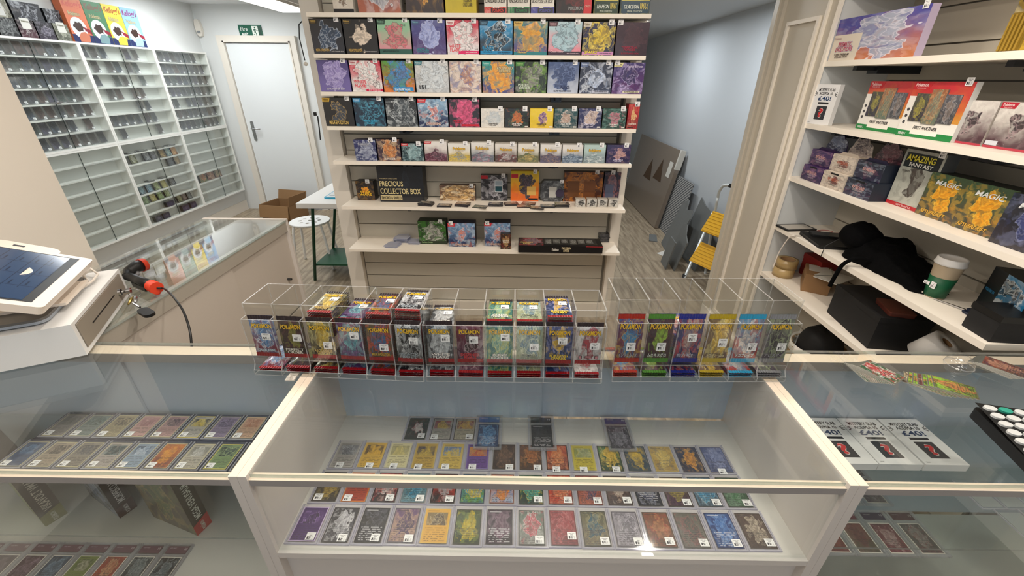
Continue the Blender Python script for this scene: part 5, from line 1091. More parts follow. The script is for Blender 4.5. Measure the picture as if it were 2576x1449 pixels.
# local frame: x along front (away from camera), y to the left (into the drawer body), front face at y=0
t = thing('cash_drawer', 'white metal cash drawer with a grey front and a coin slot', 'cash drawer', A0, rzt)
CDW, CDD, CDH = .42, .40, .102
MW = mat('white_powder_coat', 'dfe0e0', .42, bump=.04, bscale=400); MG = mat('taupe_drawer_front', '8f877b', .4)
obj('body', MB().box(0, CDW, .002, CDD, 0, CDH), [MW], t)
obj('front_frame', MB().box(0, CDW, -.002, .002, 0, .012).box(0, CDW, -.002, .002, CDH-.010, CDH).box(0, .018, -.002, .002, .012, CDH-.01).box(CDW-.018, CDW, -.002, .002, .012, CDH-.01), [MW], t)
fd = obj('drawer_front', MB().box(.020, CDW-.020, -.004, .0019, .014, CDH-.012), [MG], t)
obj('slot', MB().box(.10, .30, -.0046, -.004, .050, .054), [BLACK], fd)
obj('lock', MB().tube([(CDW*.80, -.004, .045), (CDW*.80, -.012, .045)], .011, 14), [CHROME], fd)
TT = Matrix.Translation(A0) @ Matrix.Rotation(rzt, 4, 'Z')
# keys hanging from the drawer lock
kp = TT @ Vector((CDW*.80, -.014, .045))
ky = thing('key_bunch', 'bunch of keys with a black fob hanging from the drawer lock', 'keys', kp)
nrm = (Matrix.Rotation(rzt, 4, 'Z') @ Vector((0, -1, 0))).xyz
fobw = at(368, 786, z=.9375)-kp; mid = at(335, 763, z=.945)-kp
obj('lock_key', MB().tube([(0, 0, 0), tuple(nrm*.012)], .005, 10).tube([tuple(nrm*.012), tuple(nrm*.024)], .010, 12), [CHROME], ky)
rc_ = nrm*.03+Vector((0, 0, -.012)); e1 = nrm; e2 = Vector((0, 0, 1))
obj('key_ring', MB().tube([tuple(rc_+e1*.017*cos(2*pi*i/20)+e2*.017*sin(2*pi*i/20)) for i in range(21)], .0013, 6, caps=False), [CHROME], ky)
for j_, (off_, m_) in enumerate((((.004, .010), CHROME), ((-.006, -.012), mat('brass_key', 'a89258', .35, metal=.9)), ((.012, -.004), CHROME))):
    e_ = mid+Vector((off_[0], off_[1], .002*j_))
    obj('key', MB().tube([tuple(rc_+e2*-.012), tuple((rc_+e_)*.5), tuple(e_)], [.0035, .006, .003], 8), [m_], ky)
dr_ = (fobw-mid); an_ = math.atan2(dr_.y, dr_.x)
obj('fob', MB().prism([((.022 if cos(q) > 0 else -.022)+.016*cos(q), .016*sin(q)) for q in [2*pi*(i+.5)/20 for i in range(20)]], -.005, .005), [BLACK], ky, tuple(fobw), (0, 0, an_))
obj('strap_link', MB().tube([tuple(mid), tuple(mid.lerp(fobw, .55)+Vector((0, 0, .004)))], .004, 8), [CHROME], ky)
# black tray on top of the drawer, tablet till on its stand
def rounded(x0, x1, y0, y1, r, n=5):
    o = []
    for cx_, cy_, a0 in ((x1-r, y1-r, 0), (x0+r, y1-r, 90), (x0+r, y0+r, 180), (x1-r, y0+r, 270)):
        for i in range(n+1): an = radians(a0+90*i/n); o.append((cx_+r*cos(an), cy_+r*sin(an)))
    return o
t = thing('laptop', 'closed grey laptop lying on the cash drawer', 'laptop', TT @ Vector((0, 0, CDH+.0005)), rzt)
GREYL = mat('space_grey_aluminium', '6d6a66', .38, metal=.5)
obj('base', MB().prism(rounded(.03, .335, .055, .42, .025), .004, .012), [mat('laptop_silver', 'a9b0ba', .35, metal=.6)], t)
obj('lid', MB().prism(rounded(.03, .335, .055, .42, .025), .0125, .019), [GREYL], t)
obj('foot', MB().box(.06, .30, .08, .40, 0, .004), [BLACK], t)
ADJ = .11
t = thing('tablet_till', 'white-framed tablet till with a blue tiled screen tilted on its stand', 'till', TT @ Vector((0, 0, CDH+.020)), rzt)
# screen frame: lower edge parallel to the drawer front
Bq = Matrix.Translation((-.02, .022, .050)) @ Matrix.Rotation(radians(24), 4, 'X')
def tilted(mb):
    mb.v = [tuple(Bq @ Vector(v)) for v in mb.v]; return mb
TW, TH_ = .365, .26
IV = mat('ivory_plastic', 'e8dccf', .4)
obj('frame', tilted(MB().prism(rounded(0, TW, 0, TH_, .012), -.022, 0)), [IV], t)
g = NG('screen_tiles'); g_uv = g.n('ShaderNodeTexCoord').outputs['UV']; g_s = g.n('ShaderNodeSeparateXYZ'); g.put(g_s.inputs[0], g_uv)
cx_ = g.math('FRACT', g.math('MULTIPLY', g_s.outputs[0], 4)); cy_ = g.math('FRACT', g.math('MULTIPLY', g_s.outputs[1], 6))
gap = g.math('MAXIMUM', g.math('LESS_THAN', cx_, .03), g.math('LESS_THAN', cy_, .06))
txt_ = g.math('MULTIPLY', g.math('LESS_THAN', g.math('ABSOLUTE', g.math('SUBTRACT', cy_, .72)), .06), g.math('LESS_THAN', g.math('ABSOLUTE', g.math('SUBTRACT', cx_, .25)), .16))
band_ = g.math('LESS_THAN', g_s.outputs[0], .22)
colr = g.mix(g.math('MULTIPLY', g.math('MAXIMUM', gap, txt_), g.math('SUBTRACT', 1, band_)), (*lin('52719c'), 1), (*lin('2d4468'), 1))
g.put(g.p.inputs['Base Color'], (0, 0, 0, 1)); g.put(g.p.inputs['Emission Color'], colr); g.p.inputs['Emission Strength'].default_value = .45; g.p.inputs['Roughness'].default_value = .12
obj('bezel', tilted(MB().box(.022, TW-.020, .028, TH_-.016, 0, .0006)), [BLACK], t)
obj('screen', tilted(MB().box(.030, TW-.026, .048, TH_-.020, .0006, .0012, top=0)), [g.m], t)
obj('card_reader', tilted(MB().prism(rounded(TW-.03, TW+.050, .085, .245, .03), -.034, -.006)), [IV], t)
obj('reader_slot', tilted(MB().box(TW+.018, TW+.028, .165, .190, -.0058, -.0052)), [BLACK], t)
obj('stand', MB().tube([(.18, .10, .0), (.18, .12, .04), (.18, .14, .08)], [.05, .035, .04], 16).box(.10, .27, .03, .20, 0, .008), [IV], t)
cbt = thing('charging_cable', 'tangle of white charging cables behind the tablet till', 'cable', TT @ Vector((.30, .04, CDH+.003)), rzt)
for j, pts in enumerate(([(0, 0, .004), (.03, .02, .02), (.06, .01, .03), (.08, .05, .02), (.05, .09, .01)], [(-.05, .01, .003), (-.01, -.012, .012), (.05, -.01, .012), (.085, .02, .03), (.07, .07, .05)], [(.02, .03, .003), (.05, .04, .025), (.07, .03, .05), (.06, .08, .06)])):
    obj('strand', MB().tube(pts, .0035, 8), [mat('cable_white', 'e6ddd2', .45)], cbt)
# hand scanner on the left counter
p0 = at(312, 690, z=.958); p1 = at(395, 727, z=.952)
dv2 = Vector((p1.x-p0.x, p1.y-p0.y, 0)); ln_ = dv2.length; rzs = math.atan2(dv2.y, dv2.x)
t = thing('barcode_scanner', 'black handheld barcode scanner with orange ends on the left counter', 'scanner', (p0.x, p0.y, .9275), rzs)
ORG = mat('orange_rubber', 'dd4326', .5)
obj('handle', MB().tube([(.03, 0, .030), (ln_*.5, 0, .032), (ln_*.85, 0, .030)], [.017, .016, .019], 14), [BLACK], t)
obj('head', MB().tube([(.035, 0, .032), (.022, .012, .042), (.010, .040, .048), (.004, .060, .046)], [.018, .020, .022, .024], 14), [BLACK], t)
obj('trigger', MB().tube([(.05, .012, .03), (.055, .024, .034), (.04, .03, .036)], .006, 8), [mat('grey_trigger', '6a6a6c', .4)], t)
obj('bumper', MB().tube([(.004, .058, .046), (.0, .074, .045)], [.0265, .0255], 14), [ORG], t)
obj('end_bumper', MB().tube([(ln_*.84, 0, .030), (ln_, 0, .028)], [.0215, .023], 14).tube([(ln_*.92, -.0, .012), (ln_*.99, 0, .010)], [.012, .010], 10), [ORG], t)
obj('stand_foot', MB().box(ln_*.30, ln_*.7, -.012, .012, 0, .018), [BLACK], t)
pe = Matrix.Translation((p0.x, p0.y, .9275)) @ Matrix.Rotation(rzs, 4, 'Z') @ Vector((ln_, 0, .028))
w2 = [pe, pe+Vector((.03, .0, -.004)), at(440, 752, y=1.22), at(462, 785, y=1.16), at(477, 830, y=1.10), at(482, 870, y=1.07), at(484, 900, y=1.062)]
cbl = thing('scanner_cable', 'black scanner cable curving down behind the glass counter', 'cable', w2[0]); 
# smooth the curve
def smooth(pts, n=6):
    pts = [Vector(q) for q in pts]; out = []
    for i in range(len(pts)-1):
        a, b, c, d = pts[max(i-1, 0)], pts[i], pts[i+1], pts[min(i+2, len(pts)-1)]
        for k_ in range(n):
            s = k_/n; out.append(.5*((2*b)+(c-a)*s+(2*a-5*b+4*c-d)*s*s+(3*b-a-3*c+d)*s**3))
    return out+[pts[-1]]
obj('lead', MB().tube([q-w2[0] for q in smooth(w2)], .0035, 8), [BLACK], cbl)

# ================================================================== THINGS ON THE RIGHT COUNTER
ZK = .9275
cm2 = cached('loose', lambda: MB().box(-.0315, .0315, -.044, .044, 0, .0006, mi=1, top=0).mesh('trading_card', [CARD, ink('d8d4c8', .5)]))
def loose(label, u, v, n, rz, spread, pals, group, full=1):
    c = at(u, v, z=ZK+.004)
    for i in range(n):
        f = i/max(1, n-1); q = rnd.choice(pals) if i < n-1 else pals[0]
        o = link('trading_card', cm2, None, (c.x+spread[0]*(f-1), c.y+spread[1]*(f-1), ZK+.0004+i*.0009), (0, 0, rz+spread[2]*(f-1)+rnd.uniform(-.02, .02)))
        tag(o, label if i < n-1 else label.replace('loose card in', 'topmost card of'), 'trading card', group); pal(o, *q, size=.38, scat=.7, full=full, border='5c5e58')
loose('loose card in the pile topped by a green and red card', 2215, 940, 12, radians(28), (.03, -.012, .5), [('2c5c40', '44644c', 'b83440', 'c8d0c8'), ('c08a70', '8a7a70', 'd8b0a0', 'e0d0c8'), ('6a6c70', '8a8c90', '4a4c50', 'c0c0c4')], 'loose cards topped by green')
loose('loose card in the fanned pile with a lime green edged top card', 2400, 975, 7, radians(55), (.06, -.02, .15), [('8ab83c', '6a7a3c', 'c0784a', '3a2c2c'), ('5a4a3c', '7a6a50', 'b09a70', 'd8d0b0'), ('6a3c3c', '8a5a4c', 'c8a088', '2c2424')], 'fanned loose cards')
loose('loose card in the pile near the wall with a red brown top card', 2525, 925, 9, radians(38), (.02, -.008, .2), [('8a4c3c', '6a5a48', 'c09078', '3a3450'), ('4a4a6c', '5a5a70', '8a8aa0', 'c0c0d0')], 'loose cards near the wall')
# calculator
p = at(2432, 1032, z=ZK+.03); 
t = thing('calculator', 'black desktop calculator with round pale and teal keys', 'calculator', (1.105, .775, ZK), radians(-14))
obj('body', MB().grid(lambda u, v: (u*.155, -v*.20, .026+.012*(1-v)), 2, 2, smooth=False).prism(rounded(0, .155, -.20, 0, .012), 0, .026), [BLACK], t)
KW, KT, KB = mat('key_pale', 'cfd2d2', .45), mat('key_teal', '2f9a86', .45), mat('key_black', '232427', .45)
km = {}
for m_ in (KW, KT, KB): km[m_.name] = MB().prism([(.0125*cos(2*pi*i/18), .0088*sin(2*pi*i/18)) for i in range(18)], 0, .005).mesh('key', [m_])
for r in range(6):
    for c in range(5):
        m_ = KW
        if r == 0 and c == 1 or r == 5 and c == 3: m_ = KT
        if c >= 2 and r < 3 and not (r == 0 and c == 2): m_ = KB if (c+r) % 2 == 0 else KW
        yk = -.018-r*.0245; xk = .018+c*.0295
        link('key', km[m_.name], t, (xk, yk, .0262+.012*(1+yk/.20)), (math.atan(.012/.2), 0, 0))
sg_ = obj('display', MB().box(.015, .14, -.192, -.165, .0285, .030), [mat('lcd_green', '7c8878', .3)], t)
# clear plastic ball
p = at(2412, 918, z=ZK+.03)
t = thing('clear_plastic_ball', 'clear empty plastic capsule ball lying near the loose cards', 'capsule', (p.x, p.y, ZK))
obj('shell', MB().lathe([(0, 0)]+[(.031*sin(pi*i/14), .031-.031*cos(pi*i/14)) for i in range(1, 14)]+[(0, .062)], 24), [clear('capsule_plastic', (.97, .97, .97), .07, rough=.03)], t)
obj('seam', MB().lathe([(.0312, .0295), (.0325, .031), (.0312, .0325)], 24), [clear('capsule_seam', (.8, .8, .82), .15, haze=.2)], t)
# ================================================================== RIGHT WALL SHELVING
RX0, RXB, RY0, RY1 = 1.45, 1.772, 1.075, 2.245
ZR = [1.733, 1.461, 1.200, .931, .647]
ru = thing('shelving_unit', 'cream slatted wall shelving with five deep shelves behind the counters', 'shelving', ((RX0+RXB)/2, (RY0+RY1)/2, 0)); rcx, rcy = (RX0+RXB)/2, (RY0+RY1)/2
RS = lambda mb: MB_shift(mb, -rcx, -rcy)
obj('back_panel', RS(MB().box(RXB+.012, RXB+.026, RY0, RY1, 0, 2.36)), [GROOVE], ru)
sl2 = MB().box(0, .014, RY0-rcy, RY1-rcy, 0, .130).mesh('slat', [SLAT])
for i in range(17): link('slat', sl2, ru, (RXB-.003-rcx, 0, .02+i*.1365))
obj('side_panel', RS(MB().box(RX0+.003, RXB+.026, RY1, RY1+.014, 0, 2.36)), [mat('side_panel_pale', 'cfd2d2', .45)], ru)
obj('edge_strip', RS(MB().box(RX0-.008, RX0+.004, RY1-.006, RY1+.014, 0, 2.36)), [WHITE2], ru)
for zt in ZR+[2.02]:
    obj('shelf', RS(MB().box(RX0, RXB-.004, RY0, RY1-.001, zt-.022, zt)), [WHITE2], ru)
    for by in (1.45, 2.10): obj('bracket', RS(MB().box(RX0+.13, RXB-.004, by-.03, by+.03, zt-.052, zt-.0222).box(RX0+.05, RX0+.13, by-.012, by+.012, zt-.040, zt-.0222)), [mat('bracket_steel', '3b3d40', .35, metal=.7)], ru)
FACE = -pi/2     # front toward the aisle (-x)
def rbox(label, zi, x, y, w, h, d, art, side, yaw=0, tilt=0, name='card_box', group='boxes on the wall shelving', **k):
    t = carton(name, label, (x+d/2, y, ZR[zi]+.0005), w, h, d, art, side, FACE+yaw, group=group, **k)
    return t
# highest shelf in view
t = rbox('large pearly gift box, Prismatic Evolutions Super Premium Collection, on the highest shelf', 0, 1.462, 2.005, .47, .165, .03, ('4a4a9c', 'c8784c', 'aab0c4', 'e8e4ee', dict(size=.40, scat=.15, seed=21)), 'c8b8d0', band=[(.0, .36, .0, .62, 'ded4c4')],
     texts=[('Pokémon', .06, .54, .09, .06, 'b89a9c'), ('PRISMATIC\nEVOLUTIONS', .18, .33, .22, .22, 'c84c5c', 'b0b4d0'), ('SUPER PREMIUM\nCOLLECTION', .17, .12, .2, .11, '6a5c54')], tagx=.95)
t = rbox('black and gold box with yellow pack rows on the highest shelf', 0, 1.50, 1.36, .30, .19, .12, ('1c1618', 'b8962c', '9aa0a0', 'd8b83c', dict(size=.36, scat=.5)), '16110e', band=[(0, .22, 0, .55, '7c6424')])
for i in range(5): obj('gold_pack', MB().box(-.15+i*.013, -.144+i*.013, -.0632-.001*i, -.06, .004, .10), [ink('9a7c2c')], t)
obj('card_picture', MB().box(-.05, .04, -.0608, -.06, .01, .10), [ink('7c90a8')], t)
# second shelf
mb_ = mystery('white mystery slab box standing alone on the wall shelf', (1.475, 2.185, ZR[1]+.0005), (0, 0, FACE+.25), 'mystery slab boxes on the wall shelving')
for i, (y_, x_) in enumerate(((1.897, 1.53), (1.657, 1.515))):
    q = ('beside the mystery slab box', 'beside the white booster boxes')[i]
    t = rbox('white and green First Partner pack box %s' % q, 1, x_, y_, .235, .19, .022, ('c83038', 'd8a83c', 'c8a040', '8a3038', dict(size=.2, scat=.1)), 'e0e0dc', tagx=.9 if i else None, band=[(0, 1, .10, .30, 'e4e2dc'), (.0, .14, .12, .74, 'e6e4de'), (0, 1, 0, .11, '1f8040'), (.26, .74, .055, .25, 'ece8e0')], logo=(.34, 'c02c34', 'f0d0d0'),
             texts=[('FIRST PARTNER', .5, .18, .42, .06, '2a2a2c', None, .2), ('SERIES 1', .12, .05, .14, .045, 'e4ece4')])
    for j, (xo, c, art) in enumerate(((-.055, 1, ('5a5c48', '3c3c40', 'a8a04a', '4a3c60')), (.005, 0, ('a86a44', '6a7a6a', '7c8474', 'c8a878')), (.062, 1, ('5c5c64', '44484c', '8a7c74', 'a0a0a4')))):
        o = obj('booster_pack', MB().box(xo-.030, xo+.030, -.0145-.002*(c == 0), -.0105, .055 if c else .050, .150 if c else .165, front=0, mi=1), [ART, ink('6a6a6a')], t); pal(o, *art, size=.34, scat=.5)
    for j in range(3): obj('printed_dot', MB().prism([(-.102+.006*cos(2*pi*q_/10), .05+.022*j+.006*sin(2*pi*q_/10)) for q_ in range(10)], .0110, .0122, fn=lambda a, b, c: (a, -c, b)), [ink('4a4a4c')], t)
for i, (y_, q) in enumerate(((1.520, 'next to the First Partner boxes'), (1.375, 'next to a dark green box'))):
    rbox('white booster box with maroon foot and red tab, %s' % q, 1, 1.53, y_, .138, .135, .08, ('dedad4', '4a3038', '3c3438', '9a8488', dict(size=.22, scat=.15, seed=4)), 'c8c0b8', logo=(.36, 'b8283a', 'f0d0d0'), band=[(0, 1, 0, .05, 'b03848'), (.03, .3, .06, .16, 'c8ccd4')])
rbox('very dark green box at the near end of the shelf', 1, 1.52, 1.235, .11, .12, .08, ('14241e', '0f1a16', '2c4438', '4a6454', dict(size=.3, scat=.3)), '0e1612')
# third shelf: display boxes with curved toppers, book box, fantasy boxes
def topper(label, y, x, z, c1, c2, tx, low, group='shaped display boxes'):
    t = thing('display_box', label, 'box', (x+.04, y, z+.0005), FACE, group)
    w, h, d = .150, .072, .08
    o = link('carton', box_mesh('carton', w, d, h, [ink(c1[0], .45), ART], front=1), t); pal(o, *c1, size=.18, scat=.35)
    y_ = -d/2
    front_text(t, tx, w*.46, .013, 0, h*.56, y_, 'd8a8a0' if c1[0] != 'd8ccbc' else 'b0583c', .015)
    front_text(t, 'LEAGUE OF LEGENDS', w*.40, .007, 0, h*.40, y_, 'c8c0c0' if c1[0] != 'd8ccbc' else '6a5a50', .0)
    front_text(t, 'TRADING CARD GAME', w*.30, .006, 0, h*.24, y_, 'b0a8b0' if c1[0] != 'd8ccbc' else '6a5a50', .0)
    if not low:
        pts = [(-w/2, h)]+[(w/2*-cos(pi*i/12)*.93, h+.078*sin(pi*i/12)+.010*sin(i*2.1)) for i in range(1, 12)]+[(w/2, h)]
        o = obj('topper', MB().prism(pts, -.003, .0, 0, fn=lambda a, b, c: (a, y_+.062-c, b), top=1), [ink(c1[0], .5), ART], t); pal(o, *c2, size=.4, scat=.5)
        o = obj('inner_fold', MB().prism([(-w*.42, h-.0), (w*.42, h), (w*.3, h+.012), (-w*.3, h+.012)], -.002, 0, fn=lambda a, b, c: (a, y_+.02-c, b)), [ink(c1[1], .5)], t)
    else: obj('handle_slot', MB().box(-.025, .025, y_-.0006, y_, h-.010, h-.003), [SATIN], t)
    return t
SETS = [('purple', 2.120, ('3c2058', '2c1844', '6a4a80', 'a87890'), ('2c2c48', '3a3c58', '7c88a8', 'c0c8d8')), ('cream', 1.965, ('d8ccbc', 'c8bcae', '8a4840', '3a3040'), ('c8b8ac', 'a89c98', '4a3a44', 'e0d4c8')), ('navy', 1.805, ('1c2434', '282440', '7a4a60', '8a98a8'), ('2a1c28', '3a2430', '6a3440', '9a7478'))]
for dn, y_, c1, c2 in SETS:
    topper('low %s Riftbound display box at the foot of its stack' % dn, y_, 1.475, ZR[2], c1, c2, 'RIFTBOUND', True)
    topper('%s Riftbound display box with a curved topper, upper of its stack' % dn, y_+.01, 1.500, ZR[2]+.0730, c1, c2, 'RIFTBOUND', False)
t = rbox('grey comic style gift box lettered Amazing Fantasy with a red foot', 2, 1.545, 1.640, .172, .215, .05, ('a8aca4', 'b4b6ac', '4a4440', '3a3430', dict(size=.24, scat=.2)), '55585a', band=[(0, 1, 0, .065, 'b0242c'), (.06, .94, .70, .95, '1c2428')], tagx=.9,
         texts=[('AMAZING', .46, .865, .72, .11, 'd8cc3c'), ('FANTASY', .52, .755, .6, .065, 'dcdcd4'), ('GIFT BUNDLE', .5, .032, .4, .035, 'e0b8b8'), ('15 CENTS', .2, .63, .2, .03, '3a3a38')])
for i, (y_, x_, dn, a_, tx) in enumerate(((1.497, 1.535, 'first', ('3c5a3c', '4a4438', 'e0981c', 'f0c040'), 1), (1.340, 1.525, 'second', ('3c5a3c', '4a4438', 'e0981c', 'f0c040'), 1), (1.183, 1.50, 'dark', ('16202c', '2c2830', '3c4474', '7c84a8'), 0))):
    lb = ['Magic box with orange flame picture beside the comic style gift box', 'Magic box with orange flame picture between two other Magic boxes', 'dark blue Magic box with a pale emblem at the shelf end'][i]
    rbox(lb, 2, x_, y_, .152, .155, .07, (*a_, dict(size=.30, scat=.3, seed=30 if tx else 8)), '1c201c', texts=[('MAGIC', .52, .80, .62, .11, 'd8dcdc', None, .2)]+([('AETHERDRIFT', .45, .12, .66, .08, 'd8a83c', None, .2)] if tx else []))
# fourth shelf (level with the counter tops)
Z3, Z4 = ZR[3], ZR[4]
t = thing('picture_frame', 'thin black framed tablet lying at the far end of the shelf', 'frame', (1.530, 2.185, Z3+.0005), .1)
obj('frame', MB().prism(rounded(-.085, .085, -.05, .05, .006), 0, .008), [BLACK], t); obj('panel', MB().box(-.073, .073, -.040, .040, .008, .0085), [mat('pale_panel', 'b4aea4', .3)], t)
t = thing('elastic_band', 'loose pink elastic band with a small key on the shelf', 'elastic band', (1.655, 2.13, Z3+.002))
obj('loop', MB().tube([(.035*cos(2*pi*i/24)*(1+.25*sin(3*i)), .022*sin(2*pi*i/24), .001) for i in range(25)], .0014, 6, caps=False), [ink('c05a58')], t); obj('tag', MB().box(.02, .07, -.05, -.02, -.001, .0005), [ink('c88a84')], t)
t = thing('smartphone', 'black smartphone with a white cable lying on a dark laptop', 'phone', (1.585, 2.02, Z3+.0166), -.35)
obj('body', MB().prism(rounded(-.075, .075, -.037, .037, .010), 0, .008), [BLACK], t); obj('glass', MB().prism(rounded(-.071, .071, -.034, .034, .008), .0081, .0085), [mat('phone_glass', '1c1e22', .12)], t)
t = thing('laptop', 'slim black laptop closed on the shelf under the phone', 'laptop', (1.60, 1.955, Z3+.0005), -.15)
obj('base', MB().prism(rounded(-.13, .13, -.10, .12, .012), 0, .008), [SATIN], t); obj('lid', MB().prism(rounded(-.13, .13, -.10, .12, .012), .0085, .0155), [BLACK], t)
# black hooded jacket heaped along the shelf
t = thing('black_jacket', 'black hooded jacket heaped on the shelf beside the coffee cup', 'jacket', (1.60, 1.62, Z3))
import mathutils.noise as mn
def heap(u, v):
    # u along the shelf, v around the section
    y = .225-u*.44; a = pi*v
    s = sin(pi*min(1, u*1.02))**.55
    hgt = (.105+.035*sin(u*5.2+.7))*s*(1.15-.45*u); wid = (.115+.02*sin(u*7))*(.35+.65*s)
    n = .022*mn.noise(Vector((u*6, v*5, 1.3)))+.010*mn.noise(Vector((u*15, v*11, 4)))
    x = -cos(a)*(wid+n)+.015*sin(u*4)
    return (x+.005, y, .001+sin(a)**.8*(hgt+n*1.4)*(1 if 0 < v < 1 else 0))
CLOTH = mat('black_cloth', '050506', .95, spec=.1, bump=.3, bscale=220)
obj('body', MB().grid(heap, 36, 22), [CLOTH], t)
obj('hood', MB().grid(lambda u, v: (-.045+.080*sin(pi*u)*cos(2*pi*v)+.006*mn.noise(Vector((u*5, v*4, 2))), .17+.075*sin(pi*u)*sin(2*pi*v), .095-.062*cos(pi*u)+.010*mn.noise(Vector((u*6, v*6, 7)))), 14, 22), [CLOTH], t)
obj('strap', MB().tube(smooth([(-.06, .02, .03), (-.135, .03, .045), (-.172, .05, .012), (-.180, .06, -.05), (-.182, .066, -.105)]), .0085, 8), [CLOTH], t)
obj('drawstring', MB().tube([(-.10, .21, .07), (-.15, .215, .03), (-.165, .20, -.015)], .002, 6), [BLACK], t)
# coffee cup
p = at(2345, 745, z=Z3)
t = thing('coffee_cup', 'tall paper coffee cup with white lid and green sleeve', 'cup', (1.575, 1.395, Z3+.0005))
obj('paper_body', MB().lathe([(0, 0), (.029, 0), (.0305, .005), (.0425, .135), (.0425, .138)], 32), [mat('kraft_cup', 'b09f86', .6)], t)
obj('sleeve', MB().lathe([(.0300, .004), (.0312, .004), (.0388, .082), (.0376, .082)], 32), [mat('cup_green', '0c5a38', .5)], t)
obj('lid', MB().lathe([(.0425, .130), (.0455, .130), (.0455, .137), (.043, .140), (.0425, .152), (.0405, .155), (.037, .152), (.034, .143), (0, .143)], 32), [mat('cup_lid', 'e2e0dd', .4)], t)
for k_, (w_, z_, s_) in enumerate(((.020, .045, .028), (.022, .045, -.002))): sticker(t, (-.0365-.0005*k_, .0-.012+.026*k_, z_+.006), (0, 0, -pi/2-.0), w_, .024 if k_ == 0 else .012, 'order_label')
t = thing('scissors', 'pair of scissors with dark blue handles lying on the shelf', 'scissors', (1.585, 1.285, Z3+.004), radians(115))
obj('blade', MB().prism([(0, -.004), (.09, -.001), (.09, .001), (0, .006)], 0, .003), [CHROME], t); obj('blade', MB().prism([(0, -.006), (.088, -.006), (.09, -.004), (0, .004)], -.003, 0), [CHROME], t)
for sg2 in (-1, 1): obj('handle', MB().tube([(-.03+.028*cos(2*pi*i/16), sg2*.016+.014*sin(2*pi*i/16), 0) for i in range(17)], .0045, 8, caps=False), [mat('navy_grip', '1c2438', .5)], t)
t = carton('card_box', 'black elite box with bright blue art and zebra lines near the scissors', (1.630, 1.195, Z3+.0005), .19, .165, .085, ('1f84b8', '1c78ac', '101820', 'd8e0e4', dict(size=.34, scat=.3)), '14181a', FACE-.35, group='boxes on the wall shelving', band=[(0, .36, 0, 1, '16191c')], texts=[('POKÉMON', .18, .55, .24, .08, '2a6c94')])
t = thing('pencil_box', 'plain black lidded box at the near end of the shelf', 'box', (1.525, 1.132, Z3+.0005), FACE-.1)
obj('body', MB().box(-.05, .05, -.05, .05, 0, .07), [SATIN], t); obj('lid', MB().box(-.052, .052, -.052, .052, .07, .09), [BLACK], t)
# lowest shelf
for i, (z_, c_) in enumerate(((0, 'b49a6a'), (.0505, 'a88e60'))):
    t = thing('tape_roll', 'roll of brown packing tape, %s of two stacked' % ('lower' if i == 0 else 'upper'), 'tape', (1.545+.004*i, 2.19, Z4+.0005+z_), 0)
    obj('tape', MB().lathe([(.038, 0), (.054, 0), (.054, .05), (.038, .05)], 32, closed=True), [mat('packing_tape_%d' % i, c_, .3)], t); obj('core', MB().lathe([(.0355, .001), (.0378, .001), (.0378, .049), (.0355, .049)], 32, closed=True), [KRAFT], t)
t = thing('shipping_carton', 'brown cardboard carton with a white address label', 'box', (1.625, 2.035, Z4+.0005), FACE-.55)
obj('carton', MB().box(-.085, .085, -.06, .06, 0, .095), [KRAFT], t); obj('flap', MB().box(-.085, -.001, -.06, .06, .0952, .0975), [KRAFT], t); obj('flap', MB().box(.001, .085, -.06, .06, .0952, .0975), [KRAFT], t)
obj('address_label', MB().box(-.075, .02, -.045, .045, .0977, .0982), [mat('paper_white', 'cfccc4', .6)], t); letters(t, 'FRAGILE', .08, .016, (0, -.0605, .05), (pi/2, 0, 0), '4a3420', .01)
t = thing('red_carton', 'flat red carton behind the cardboard carton', 'box', (1.712, 2.155, Z4+.0005), .0); obj('carton', MB().box(-.05, .05, -.075, .075, 0, .12), [mat('red_board', '8a1f1a', .5)], t); obj('lid', MB().box(-.052, .052, -.077, .077, .10, .125), [mat('red_board', '8a1f1a', .5)], t)
t = thing('paper_envelope', 'white padded envelope resting across the cardboard carton', 'envelope', (1.64, 1.945, Z4+.1005), .5)
obj('envelope', MB().grid(lambda u, v: ((u-.5)*.16, (v-.5)*.115, .004+.005*sin(pi*u)*sin(pi*v)), 8, 8).box(-.08, .08, -.0575, .0575, -.001, .003), [mat('envelope_white', 'c8c6be', .5)], t); obj('flap', MB().prism([(-.08, .0575), (.08, .0575), (0, .01)], .0095, .0105), [mat('envelope_white', 'c8c6be', .5)], t)
t = thing('black_container', 'large plain black box on the lowest shelf', 'box', (1.600, 1.600, Z4+.0005), FACE-.12)
obj('body', MB().box(-.155, .155, -.10, .10, 0, .125), [SATIN], t); obj('lid', MB().box(-.157, .157, -.102, .102, .125, .150), [SATIN], t)
t = thing('brown_tin', 'flat red brown tin lying on the black box', 'tin', (1.585, 1.52, Z4+.151), FACE-.3)
obj('tin', MB().prism(rounded(-.065, .065, -.045, .045, .008), 0, .013), [mat('oxblood', '5a2a20', .4)], t); obj('lid', MB().prism(rounded(-.066, .066, -.046, .046, .008), .0132, .019), [mat('oxblood2', '6a3426', .4)], t)
t = thing('card_binder', 'black card binder lying at the front of the lowest shelf', 'binder', (1.570, 1.255, Z4+.0005), FACE+.05)
obj('cover', MB().box(-.15, .15, -.10, .10, 0, .004), [BLACK], t); obj('pages', MB().box(-.145, .145, -.095, .098, .0042, .022), [mat('binder_pages', '26303a', .5)], t); obj('cover', MB().box(-.15, .15, -.10, .10, .0222, .0262), [SATIN], t); obj('cover_label', MB().box(.03, .14, -.06, .06, .0264, .0268), [ink('8a8484')], t)
t = thing('paper_roll', 'white paper towel roll tipped on the black binder', 'paper roll', (1.600, 1.325, Z4+.093)); t.rotation_euler = (radians(25), radians(18), 0)
